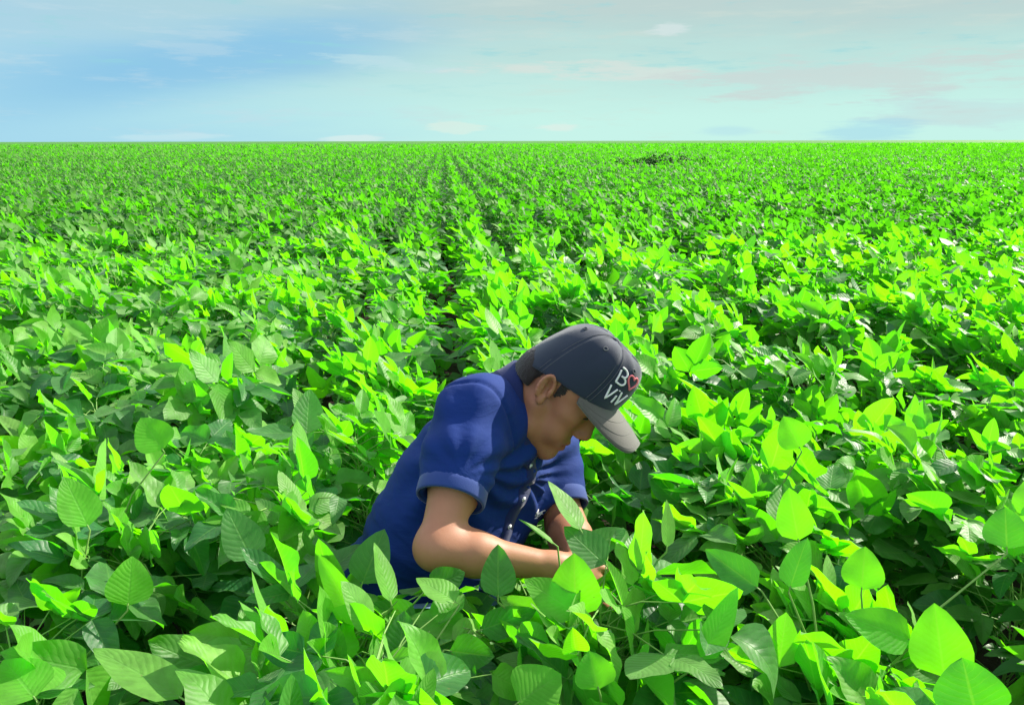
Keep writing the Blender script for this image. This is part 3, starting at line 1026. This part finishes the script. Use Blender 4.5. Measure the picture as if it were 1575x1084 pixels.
def build_body():
    vx = Vox((-.42, 1.22, .36), (.36, 1.96, 1.13), .0028)
    # torso under the shirt
    vx.ell(PV + SPN * .30, (.095, .150, .18), TA, .04)
    vx.ell(PV + SPN * .10 + FWD * .01, (.105, .140, .16), TA, .05)
    vx.cap(NS, FS, .045, .045, .05)
    # neck
    vx.cap(NK - SPN * .02, hw(-.022, 0, -.015), .062, .057, .03)
    vx.cap(NK + FWD * .035, hw(.015, 0, -.055), .042, .040, .03)
    # near arm
    vx.chain([NS, NS * .55 + NE * .45, NE], [.055, .046, .036], .03)
    vx.ell(NS * .5 + NE * .5 + unit(NW - NE) * .008, (.041, .041, .065), None, .04)
    f = unit(NW - NE)
    vx.cap(NE, NE + f * .07, .034, .0365, .03)
    vx.cap(NE + f * .07, NW, .0365, .0250, .03)
    vx.cap(NE - f * .006, NE + f * .02, .034, .034, .02)
    # far arm
    vx.chain([FS, FS * .5 + FE * .5, FE], [.055, .048, .042], .03)
    g = unit(FW - FE)
    vx.cap(FE, FE + g * .07, .041, .043, .03)
    vx.cap(FE + g * .07, FW, .043, .028, .03)
    hand(vx, NW, V3(.85, .10, -.42), V3(.15, .75, -.45), 1, (.45, .55, .62, .70))
    hand(vx, FW, V3(.02, -.80, .02), V3(-.75, .0, -.55), -1, (.40, .55, .65, .75))
    # head
    A = HA
    fz = lambda z: z + min(0.0, z + .03) * .42 - (.004 if z < -.025 else 0)
    fx = lambda c: c[0] + (.007 if c[2] < -.08 else 0)
    E = lambda c, r, k=.02, op='add', ax=None: vx.ell(hw(fx(c), c[1], fz(c[2])), r, A if ax is None else ax, k, op)
    Cp = lambda a, b, ra, rb, k=.012, op='add': vx.cap(hw(fx(a), a[1], fz(a[2])), hw(fx(b), b[1], fz(b[2])), ra, rb, k, op)
    E((.008, 0, .040), (.092, .074, .074))
    E((.040, 0, .030), (.058, .064, .058), .03)
    E((.048, 0, -.020), (.044, .056, .066), .03)
    E((.040, 0, -.056), (.048, .050, .050), .03)
    E((.078, 0, -.088), (.017, .021, .016), .022)
    for s in (1, -1):
        Cp((.000, s * .056, -.040), (.018, s * .050, -.070), .018, .018, .02)
        Cp((.018, s * .050, -.070), (.072, s * .016, -.094), .018, .014, .02)
        E((.060, s * .043, -.016), (.024, .018, .018), .025)
        E((.066, s * .036, -.052), (.022, .018, .022), .025)
        E((.1015, s * .033, .005), (.015, .018, .011), .012, 'sub')
        E((.0805, s * .034, .001), (.0125, .0145, .0105), .006)                 # lidded eye
        Cp((.0885, s * .022, -.002), (.0865, s * .046, -.001), .0016, .0014, .002, 'sub')
        Cp((.095, s * .012, .019), (.083, s * .050, .018), .0075, .0055, .014)  # brow ridge
        E((.105, s * .0115, -.0385), (.0100, .0062, .0072), .007)               # nostril wing
        E((.111, s * .0085, -.0465), (.005, .0032, .004), .002, 'sub')
        # ear
        up = unit(A[2] - A[0] * .22); fw = unit(A[0] + A[2] * .22); ou = A[1] * s
        ax = np.stack([unit(fw - ou * .35), unit(ou + fw * .35), up])
        c = hw(-.010, s * .078, -.003)
        vx.ell(c, (.0165, .0065, .031), ax, .006)
        vx.ell(c + ax[1] * .0085 + ax[0] * .0035 + up * .002, (.0105, .0125, .0215), ax, .002, 'sub')
        ring = [c + ax[1] * .0045 + ax[0] * (.0150 * math.cos(q)) + up * (.0285 * math.sin(q) + .001) for q in np.linspace(-.45, 3.9, 14)]
        vx.chain(ring, [.0040] * 14, .002)
        vx.chain([c + ax[1] * .003 + ax[0] * -.0065 + up * z for z in (-.012, 0., .013)], [.0030] * 3, .004)
        vx.ell(c + ax[0] * .004 - up * .029 + ax[1] * .002, (.008, .005, .0085), ax, .006)
        vx.ell(c + ax[0] * .012 + ax[1] * .004 - up * .003, (.0045, .0045, .007), ax, .004)
    E((.090, 0, -.012), (.024, .015, .030), .014)
    Cp((.093, 0, .012), (.117, 0, -.028), .0075, .0095, .014)
    E((.1185, 0, -.0345), (.0092, .0098, .0085), .008)
    E((.078, 0, -.062), (.020, .028, .026), .02)
    Cp((.100, 0, -.0600), (.086, .022, -.0640), .0055, .003, .006)
    Cp((.100, 0, -.0600), (.086, -.022, -.0640), .0055, .003, .006)
    Cp((.0975, 0, -.0720), (.085, .019, -.0690), .0068, .003, .006)
    Cp((.0975, 0, -.0720), (.085, -.019, -.0690), .0068, .003, .006)
    for s in (1, -1): Cp((.106, 0, -.0655), (.087, s * .026, -.0668), .0018, .0014, .002, 'sub')
    P, Q = vx.verts()
    P = relax(P, Q, 1, .4)
    H = (P - HO) @ HA.T
    x, y, z = H.T
    z = np.where(z < -.03, (z + .034) / 1.42 - .03, z)
    lip = np.exp(-(((z + .066) / .0095) ** 2 + (y / .022) ** 4)) * (x > .078) * np.clip((x - .084) / .008, 0, 1)
    near_head = (np.abs(x - .03) < .12) & (np.abs(y) < .09) & (z > -.13)
    beard = np.clip((-.040 - z) / .05, 0, 1) * np.clip((x + .01) / .07, 0, 1) * .8 * np.clip((z + .125) / .02, 0, 1) * near_head
    beard = np.maximum(beard, np.exp(-(((z + .051) / .006) ** 2 + (y / .026) ** 4)) * (x > .07)) * (1 - np.clip(lip * 2, 0, 1)) * .55
    part('body', P, Q, M_SKIN, man, {'lip': np.clip(lip, 0, 1), 'beard': np.clip(beard, 0, 1) * near_head})
    # eyeballs seen between the lids
    for s in (1, -1):
        c = hw(.0775, s * .034, .001)
        t = Tubes(14)
        a = np.linspace(0.02, math.pi - .02, 9)
        t.add([c + HA[0] * (math.cos(q) * .0119) for q in a], [math.sin(q) * .0119 for q in a], False)
        eye = part('eye', np.vstack(t.V), np.vstack(t.Q), M_EYE)
        gz = unit(HA[0] - HA[2] * .45)
        t = Tubes(14)
        t.add([c + gz * .0108, c + gz * .0121, c + gz * .0123], [.0056, .0048, .0001], False)
        part('iris', np.vstack(t.V), np.vstack(t.Q), M_IRIS, eye)
    # hair: close-cropped back and sides
    vx = Vox(hw(0, 0, .03) - .16, hw(0, 0, .03) + .16, .0032)

    def edge(x, y, z):
        x = x + .004; z = z + .040
        bk = np.interp(x.ravel(), [-.2, -.085, -.060, -.036, -.030, .006, .012, .030, .042, .060, .2],
                       [-.048, -.042, -.034, -.020, .034, .036, -.012, -.016, .006, .045, .050]).reshape(x.shape)
        return np.maximum(bk - z, z - (.036 + np.where(x > 0, .15, .36) * x)).astype(np.float32)
    vx.ell(hw(.004, 0, .040), (.0985, .0785, .0825), HA, 0, 'add', edge)
    vx.ell(hw(-.045, 0, -.010), (.052, .0655, .070), HA, 0, 'add', lambda x, y, z: np.maximum(x - .006 + 0 * z, -.024 - z + 0 * x))
    P, Q = vx.verts()
    P = relax(P, Q, 2, .5)
    nn = np.array([noise.noise(Vector(p * 420)) + .6 * noise.noise(Vector(p * 150)) for p in P])
    P = P + normals(P, Q) * (nn * .0013)[:, None]
    hr = part('hair', P, Q, M_HAIR)
    for s in (1, -1):
        t = Tubes(6)
        t.add([hw(.1015, s * .012, .0195), hw(.0985, s * .024, .0245), hw(.0895, s * .042, .0235), hw(.083, s * .051, .0180)], [.0025, .0036, .0030, .0012])
        part('eyebrow', np.vstack(t.V), np.vstack(t.Q), M_HAIR)
        t = Tubes(5)
        t.add([hw(.0890, s * .0205, -.0015), hw(.0940, s * .030, .0004), hw(.0945, s * .038, .0004), hw(.0880, s * .0490, -.0010)], [.0010, .0022, .0026, .0010])
        part('eyelashes', np.vstack(t.V), np.vstack(t.Q), M_HAIR)


def bvh(P, Q): return BVHTree.FromPolygons([Vector(p) for p in P], [tuple(q) for q in Q])


def build_shirt():
    vx = Vox((-.52, 1.30, .30), (.38, 2.0, 1.06), .0046)
    vx.ell(PV + SPN * .305 - FWD * .006, (.120, .170, .190), TA, .05)
    vx.ell(PV + SPN * .20 - FWD * .018, (.118, .160, .200), TA, .06)
    vx.ell(PV + SPN * .10 + FWD * .022, (.135, .168, .170), TA, .06)
    vx.ell(PV + SPN * .21 + LAT * .085 + FWD * .050, (.095, .100, .17), TA, .06)
    vx.ell(PV + SPN * -.02 - FWD * .0, (.130, .170, .120), TA, .06)
    vx.cap(NS - SPN * .004, FS - SPN * .004, .066, .066, .05)
    vx.cap(NK - LAT * .10 - SPN * .02 - FWD * .02, NK + LAT * .10 - SPN * .02 - FWD * .02, .052, .052, .05)
    for S, E in ((NS, NE), (FS, FE)):
        d = E - S
        sv = Vox((-.52, 1.30, .30), (.38, 2.0, 1.06), .0046)
        sv.chain([S, S + d * .35, S + d * .95], [.067, .068, .060], .035)
        c = S + d * (.66 if S is NS else .80); d = unit(d)
        sv.plane(c, d, c - .14, c + .14)
        sv.cap(c - d * .025, c + d * .06, .050, .052, .006, 'sub')
        k = .045
        hh = np.maximum(k - np.abs(vx.D - sv.D), 0) / k
        vx.D = np.minimum(vx.D, sv.D) - hh * hh * k * 0.25
    # opening at the neck
    vx.cap(NK - SPN * .02 + FWD * .01, NK + SPN * .16 + FWD * .05, .058, .064, .012, 'sub')
    P, Q = vx.verts()
    P = relax(P, Q, 2, .5)
    N = normals(P, Q)
    # folds: drawn from the armpits across the chest and back, and slack rolls at the waist
    rel = P - PV
    s_ = rel @ SPN; l_ = rel @ LAT; f_ = rel @ FWD
    dsp = np.zeros(len(P))
    pit = NS * .8 + PV * .2 + FWD * .06
    for piv, sc in ((pit, 1.0), (FS * .82 + PV * .18 + FWD * .06, 1.2)):
        v = P - piv
        r = np.linalg.norm(v, axis=1)
        th = np.arctan2(v @ SPN, v @ unit(FWD + LAT * .3))
        fall = np.exp(-((r - .10) / .085) ** 2)
        dsp += fall * sc * .0060 * np.sin(th * 11 + 1.5 * np.sin(r * 28))
    wob = np.array([noise.noise(Vector((a * 9, b * 7, c * 26))) for a, b, c in zip(l_, f_, s_)])
    wob2 = np.array([noise.noise(Vector((a * 5 + c * 3, b * 5, c * 11 + 7))) for a, b, c in zip(l_, f_, s_)])
    low = np.clip(1 - s_ / .30, .25, 1)
    dsp += wob * .0075 * low + wob2 * .006
    # sleeve creases run round the arm
    for S, E in ((NS, NE), (FS, FE)):
        d = unit(E - S)
        al = (P - S) @ d
        rad = np.linalg.norm((P - S) - al[:, None] * d, axis=1)
        m = np.clip((.095 - rad) / .02, 0, 1) * np.clip(al / .05, 0, 1)
        end = np.linalg.norm(E - S) * (.66 if S is NS else .80)
        m = m * np.clip((end + .03 - al) / .03, 0, 1)
        dsp = dsp * (1 - .6 * m) * np.where(m > 0, np.clip((end - .030 - al) / .03, 0, 1), 1) + m * np.clip((end - .030 - al) / .03, 0, 1) * .0034 * np.sin(al * 95 + (P @ np.array([22., 31., 9.])))
    # sharper small creases where the cloth bunches at the elbow side of the body and the small of the back
    cr = np.array([noise.noise(Vector((a * 14 + c * 6, b * 12, c * 40))) for a, b, c in zip(l_, f_, s_)])
    dsp += np.maximum(0, .35 - np.abs(cr)) ** 2 * .020 * np.clip(1.15 - s_ / .36, .15, 1)
    # armhole seams
    for S, E in ((NS, NE), (FS, FE)):
        d = unit(unit(E - S) + LAT * (-.5 if S is NS else .5))
        al = (P - S) @ d
        rad = np.linalg.norm((P - S) - al[:, None] * d, axis=1)
        dsp -= .0045 * np.exp(-((al + .012 + .006 * np.sin(rad * 40)) / .0055) ** 2) * np.clip((.125 - rad) / .02, 0, 1)
    P = P + N * dsp[:, None]
    shirt = part('polo_shirt', P, Q, M_SHIRT)
    tree = bvh(P, Q)
    # ribbed cuffs
    for S, E in ((NS, NE), (FS, FE)):
        d = unit(E - S); c = S + (E - S) * (.66 if S is NS else .80)
        t = Tubes(40)
        A = unit(np.cross(d, V3(.3, .8, .4))); B = np.cross(d, A)
        rings = []
        a = np.linspace(0, 2 * math.pi, 40, endpoint=False)
        base = []
        for q in a:
            o = A * math.cos(q) + B * math.sin(q)
            hit = tree.ray_cast(Vector(c - d * .022 + o * .095), Vector(-o), .06)
            base.append(np.linalg.norm(np.array(hit[0]) - (c - d * .022)) if hit[0] is not None else .064)
        base = np.clip(np.array(base), .052, .068)
        for _ in range(10): base = (base + np.roll(base, 1) + np.roll(base, -1)) / 3
        prof = [(-.033, -.0018), (-.0315, .0006), (-.018, .0010), (-.002, .0012), (.002, .0000), (.002, -.0035), (-.010, -.0060)]
        V = np.vstack([[c + d * h + (A * math.cos(q) + B * math.sin(q)) * (base[i] + o - (.04 * (h + .022) if h > -.022 else 0)) for i, q in enumerate(a)] for h, o in prof])
        i, j = np.meshgrid(np.arange(len(prof) - 1), np.arange(40), indexing='ij')
        j2 = (j + 1) % 40
        q = np.stack([i * 40 + j, i * 40 + j2, (i + 1) * 40 + j2, (i + 1) * 40 + j], -1).reshape(-1, 4)
        part('sleeve_cuff', V, q, M_CUFF, shirt)
    # collar: a stand with a fold turned down outside, open at the throat
    ax = unit(SPN * .75 + (hw(-.02, 0, -.03) - NK) / np.linalg.norm(hw(-.02, 0, -.03) - NK) * .5)
    fw = unit(FWD - ax * (FWD @ ax)); lt = np.cross(ax, fw)
    n = 56
    prof = [(-.045, .006), (.020, -.003), (.043, .000), (.047, .005), (.042, .010), (.012, .019), (-.014, .032), (-.015, .028), (.010, .0160), (.036, .0065)]
    V = []
    for i in range(n):
        q = -math.pi + .16 + (2 * math.pi - .32) * i / (n - 1)          # gap at the front
        q2 = q + math.pi
        o = fw * math.cos(q2) + lt * math.sin(q2)
        fr = max(0, math.cos(q2))
        rx = .066 + .010 * fr
        for h, w in prof:
            lowr = .055 * max(0, math.cos(q2) + .35) ** 1.3
            hh = h * (1 - .25 * fr) - lowr - (.012 * fr ** 3 if w > .015 else 0)
            V.append(NK + fw * .010 + ax * (hh + .034) + o * (rx + w * (1 + .25 * fr)))
    V = np.array(V); m = len(prof)
    i, j = np.meshgrid(np.arange(n - 1), np.arange(m), indexing='ij')
    q = np.stack([i * m + j, i * m + (j + 1) % m, (i + 1) * m + (j + 1) % m, (i + 1) * m + j], -1).reshape(-1, 4)
    part('collar', V, q, M_COLLAR, shirt)

    def onchest(s, l, out=0.0):
        o = PV + SPN * s + LAT * l + FWD * .35
        h = tree.ray_cast(Vector(o), Vector(-FWD), .6)
        if h[0] is None: return PV + SPN * s + LAT * l + FWD * .13, FWD
        return np.array(h[0]) + FWD * out, np.array(h[1])
    # button placket
    rows = np.linspace(.405, .215, 24)
    V = []
    for s in rows:
        for l, o in ((-.0175, -.002), (-.0165, .0022), (0, .0026), (.0165, .0022), (.0175, -.002)):
            V.append(onchest(s, l, o)[0])
    i, j = np.meshgrid(np.arange(23), np.arange(4), indexing='ij')
    a = i * 5 + j
    part('placket', np.array(V), np.stack([a, a + 1, a + 6, a + 5], -1).reshape(-1, 4)[:, ::-1], M_COLLAR, shirt)
    for s in (.375, .310, .245):
        p, nn = onchest(s, 0, .003)
        t = Tubes(16)
        t.add([p - FWD * .001, p + FWD * .0008, p + FWD * .0020, p + FWD * .0022, p + FWD * .0014, p + FWD * .0014], [.0058, .0060, .0056, .0042, .0034, .0001], False)
        part('button', np.vstack(t.V), np.vstack(t.Q), M_BTN, shirt)
    # small embroidered mark on the left breast
    t = Tubes(5)
    for line in (((-.016, -.004), (-.008, .010), (-.002, -.006), (.002, .004)), ((-.018, .004), (-.006, .000), (.004, .006), (.016, .012)),
                 ((.004, -.006), (.010, .004), (.018, .002)), ((-.010, -.010), (.002, -.008))):
        pts = [onchest(.285 + v, .085 + u, .0012)[0] for u, v in line]
        t.add(pts, .0014)
    part('emblem', np.vstack(t.V), np.vstack(t.Q), M_WHITE, shirt)


def build_jeans():
    vx = Vox((-.55, 1.05, .0), (.30, 2.0, .72), .0075)
    hn, hf = V3(-.255, 1.480, .425), V3(-.175, 1.665, .425)
    kn, an = V3(-.035, 1.245, .470), V3(-.070, 1.290, .125)
    kf, af = V3(.090, 1.700, .085), V3(-.300, 1.790, .085)
    vx.ell(PV - SPN * .03, (.125, .165, .115), TA, .04)
    vx.chain([hn, hn * .5 + kn * .5, kn], [.098, .084, .066], .05)
    vx.chain([kn, kn * .6 + an * .4, an], [.064, .064, .056], .03)
    vx.chain([hf, hf * .5 + kf * .5, kf], [.098, .084, .068], .05)
    vx.chain([kf, kf * .6 + af * .4, af], [.064, .062, .055], .03)
    P, Q = vx.verts()
    P = relax(P, Q, 1, .5)
    N = normals(P, Q)
    w = np.array([noise.noise(Vector((p[0] * 18, p[1] * 18, p[2] * 30))) for p in P])
    part('jeans', P + N * (w * .006)[:, None], Q, M_JEAN)
    for an_, tip, up in ((an, V3(.10, 1.215, .045), V3(0, 0, 1)), (af, V3(-.33, 1.80, .030), V3(-.9, .1, .1))):
        vx = Vox(np.minimum(an_, tip) - .14, np.maximum(an_, tip) + .14, .006)
        heel = V3(an_[0] - .02, an_[1] + .01, .045)
        vx.cap(an_ + V3(0, 0, .02), heel, .050, .042, .02)
        vx.chain([heel, (heel + tip) / 2 + V3(0, 0, .012), tip], [.042, .042, .034], .02)
        vx.plane(V3(0, 0, .012), V3(0, 0, -1), np.array([-9, -9, -9.]), np.array([9, 9, 9.]))
        P, Q = vx.verts()
        b = part('boot', relax(P, Q, 1), Q, M_BOOT)
        vx = Vox(np.minimum(heel, tip) - .10, np.maximum(heel, tip) + .10, .005)
        vx.chain([heel, (heel + tip) / 2, tip], [.046, .045, .038], .02)
        vx.plane(V3(0, 0, .022), V3(0, 0, 1), np.array([-9, -9, -9.]), np.array([9, 9, 9.]))
        vx.plane(V3(0, 0, -.004), V3(0, 0, -1), np.array([-9, -9, -9.]), np.array([9, 9, 9.]))
        P, Q = vx.verts()
        part('sole', P, Q, M_SOLE, b)


def build_cap():
    cx, TOP = .010, .154
    rim = lambda x: .027 + (.15 if x > 0 else .36) * x
    NP, NTT = 144, 40

    def surf(phi, t, off=0.0):
        """point of the crown; phi 0 at the forehead, t 0 at the rim and 1 at the button"""
        c, s = math.cos(phi), math.sin(phi)
        fr = max(0.0, c)
        ax = (.114 if c > 0 else .104) + off
        ay = .0825 + off
        p = .64 - .22 * fr ** 2
        rr = max(0.0, math.cos(t * math.pi / 2)) ** p
        zz = math.sin(t * math.pi / 2) ** 1.05
        x0 = cx + ax * c
        z0 = rim(x0)
        x = cx + ax * c * rr + .014 * zz
        return (x, ay * s * rr, z0 * (1 - zz) + (TOP + off) * zz)
    seams = [math.pi / 6 * 0 + k * math.pi / 3 for k in range(6)]
    V = []
    for i in range(NTT + 1):
        t = (i / NTT) ** .9
        for j in range(NP):
            ph = 2 * math.pi * j / NP
            dmin = min(abs((ph - s + math.pi) % (2 * math.pi) - math.pi) for s in seams)
            rr = max(.02, math.cos(t * math.pi / 2)) * .1
            groove = -.0013 * math.exp(-(dmin * rr / .0022) ** 2)
            dent = .0030 * noise.noise(Vector((math.cos(ph) * 2.2, math.sin(ph) * 2.2, t * 2.4 + 5))) * min(1, t * 3)
            V.append(hw(*surf(ph, min(t, .9999), groove + dent)))
    # the cloth turns in at the rim
    inner = [hw(*(np.array(surf(2 * math.pi * j / NP, 0, -.004)) + (0, 0, o))) for o in (-.001, .006, .020) for j in range(NP)]
    V = np.array(inner[::-1][:0] + [v for k in (2, 1, 0) for v in inner[k * NP:(k + 1) * NP]] + V)
    n_r = NTT + 1 + 3
    i, j = np.meshgrid(np.arange(n_r - 1), np.arange(NP), indexing='ij')
    j2 = (j + 1) % NP
    q = np.stack([i * NP + j, i * NP + j2, (i + 1) * NP + j2, (i + 1) * NP + j], -1).reshape(-1, 4)
    cap = part('cap', V, q, M_CAP)
    # brim
    ns, nw = 45, 16
    top = []
    ymax = .0755
    xi = lambda y: cx + .114 * math.sqrt(max(0, 1 - (y / .0825) ** 2))
    x1 = xi(ymax)
    for k in range(ns):
        s = -1 + 2 * k / (ns - 1)
        y = ymax * math.sin(s * math.pi / 2)
        a = xi(y)
        b = x1 + (.208 - x1) * max(0, 1 - abs(y / ymax) ** 5.0) ** .5
        for w in range(nw):
            f = w / (nw - 1)
            x = a + (b - a) * f - .004 * (1 - f)
            yy = y * (1 + .08 * f)
            z = rim(a) + .003 - .14 * (x - a) - 0.9 * (x - a) ** 2 - 2.3 * y * y * (.25 + .75 * f)
            top.append((x, yy, z))
    top = np.array(top)
    bot = top - np.array([0, 0, .0042])
    Vb = np.vstack([[hw(*p) for p in top], [hw(*p) for p in bot]])
    i, j = np.meshgrid(np.arange(ns - 1), np.arange(nw - 1), indexing='ij')
    a = (i * nw + j).ravel()
    qt = np.stack([a, a + nw, a + nw + 1, a + 1], -1)[:, ::-1]
    N0 = ns * nw
    loop = [k * nw + nw - 1 for k in range(ns)]
    qs = [(u, v, v + N0, u + N0) for u, v in zip(loop[:-1], loop[1:])]
    qi = [(v, u, u + N0, v + N0) for u, v in zip([k * nw for k in range(ns)][:-1], [k * nw for k in range(ns)][1:])]
    brim = part('brim', Vb, np.vstack([qt, qt[:, ::-1] + N0, np.array(qs)[:, ::-1], np.array(qi)[:, ::-1]]), M_BRIM, cap)
    t = Tubes(4)
    for f in (.35, .65, .95):
        w = min(nw - 2, f * (nw - 1)); w0 = int(w); fr = w - w0
        t.add([hw(*(top[k * nw + w0] * (1 - fr) + top[k * nw + w0 + 1] * fr + np.array([0, 0, .0003]))) for k in range(1, ns - 1)], .0004)
    part('brim_stitching', np.vstack(t.V), np.vstack(t.Q), M_BRIM, cap)
    t = Tubes(4)
    for s in seams:
        for e in (-.0045, .0045):
            pts = []
            for tt in np.linspace(.01, .93, 26):
                rr = max(.05, math.cos(tt * math.pi / 2) ** .6) * .1
                pts.append(hw(*surf(s + e / rr, tt, .0002)))
            t.add(pts, .0005)
    part('stitching', np.vstack(t.V), np.vstack(t.Q), M_STITCH, cap)
    # button and eyelets
    c = np.array(surf(0, 1, 0))
    t = Tubes(18)
    a = np.linspace(0, math.pi / 2, 6)
    t.add([hw(cx + .014, 0, TOP - .002 + .0055 * math.sin(q)) for q in a], [.0085 * math.cos(q) + 1e-4 for q in a], False)
    part('cap_button', np.vstack(t.V), np.vstack(t.Q), M_CAP, cap)
    for s in seams:
        t = Tubes(6)
        ph = s + math.pi / 6
        o = np.array(surf(ph, .66))
        du = unit(np.array(surf(ph + .03, .66)) - o); dv = unit(np.array(surf(ph, .69)) - o)
        nn = np.cross(du, dv)
        t.add([hw(*(o + (du * math.cos(q) + dv * math.sin(q)) * .0042 + nn * .0006)) for q in np.linspace(0, 2 * math.pi, 13)], .0013, False)
        part('eyelet', np.vstack(t.V), np.vstack(t.Q), M_STITCH, cap)
    # lettering, embroidered: drawn flat, then laid on the front panels
    tree = bvh(V, q)

    def lay(a, b):
        """a across the front (towards his left), b height in the head frame"""
        ph = a / .105
        d = HA[0] * math.cos(ph) + HA[1] * math.sin(ph)
        o = HO + HA[0] * (cx + .0) + HA[2] * b
        h = tree.ray_cast(Vector(o + d * .25), Vector(-d), .3)
        return np.array(h[0]) + np.array(d) * .0006 if h[0] is not None else o + d * .12

    def stroke(tb, pts, r=.0021):
        P = []
        for (a0, b0), (a1, b1) in zip(pts[:-1], pts[1:]):
            m = max(2, int(math.hypot(a1 - a0, b1 - b0) / .002))
            for k in range(m): P.append(lay(a0 + (a1 - a0) * k / m, b0 + (b1 - b0) * k / m))
        P.append(lay(*pts[-1]))
        tb.add(P, r)
    t = Tubes(6)
    B0, B1 = LOGO['row1']
    a0 = LOGO['a0']
    hB = B1 - B0
    wB = .021
    bow = lambda y0, y1, w: [(a0 + w * .55, y0)] + [(a0 + w * .55 + w * .45 * math.cos(q), (y0 + y1) / 2 + (y1 - y0) / 2 * math.sin(q)) for q in np.linspace(-math.pi / 2, math.pi / 2, 9)] + [(a0 + w * .55, y1)]
    stroke(t, [(a0, B0), (a0, B1 - hB * .18)])
    stroke(t, [(a0, B0)] + bow(B0, B0 + hB * .52, wB) + [(a0 + wB * .3, B0 + hB * .52)])
    stroke(t, [(a0 + wB * .3, B0 + hB * .52)] + bow(B0 + hB * .52, B1, wB * .9) + [(a0 + wB * .1, B1)])
    C0, C1 = LOGO['row2']
    x = a0 - .004
    for seq in ([(x, C1), (x + .006, C0), (x + .018, C1)], [(x + .024, C0), (x + .024, C0 + (C1 - C0) * .62)], [(x + .024, C1 - .001), (x + .024, C1 + .001)],
                [(x + .030, C1), (x + .036, C0), (x + .048, C1)]):
        stroke(t, seq)
    part('lettering', np.vstack(t.V), np.vstack(t.Q), M_WHITE, cap)
    t = Tubes(6)
    hc = a0 + wB + .017
    hb = (B0 + B1) / 2
    pts = []
    for q in np.linspace(.12, 2 * math.pi - .35, 34):
        u = 16 * math.sin(q) ** 3; v = 13 * math.cos(q) - 5 * math.cos(2 * q) - 2 * math.cos(3 * q) - math.cos(4 * q)
        pts.append((hc + u * .00088, hb + v * .00092 + .002))
    stroke(t, pts, .0021)
    part('heart', np.vstack(t.V), np.vstack(t.Q), M_PINK, cap)


LOGO = dict(a0=-.070, row1=(.103, .132), row2=(.064, .093))
build_body()
build_shirt()
build_jeans()
build_cap()
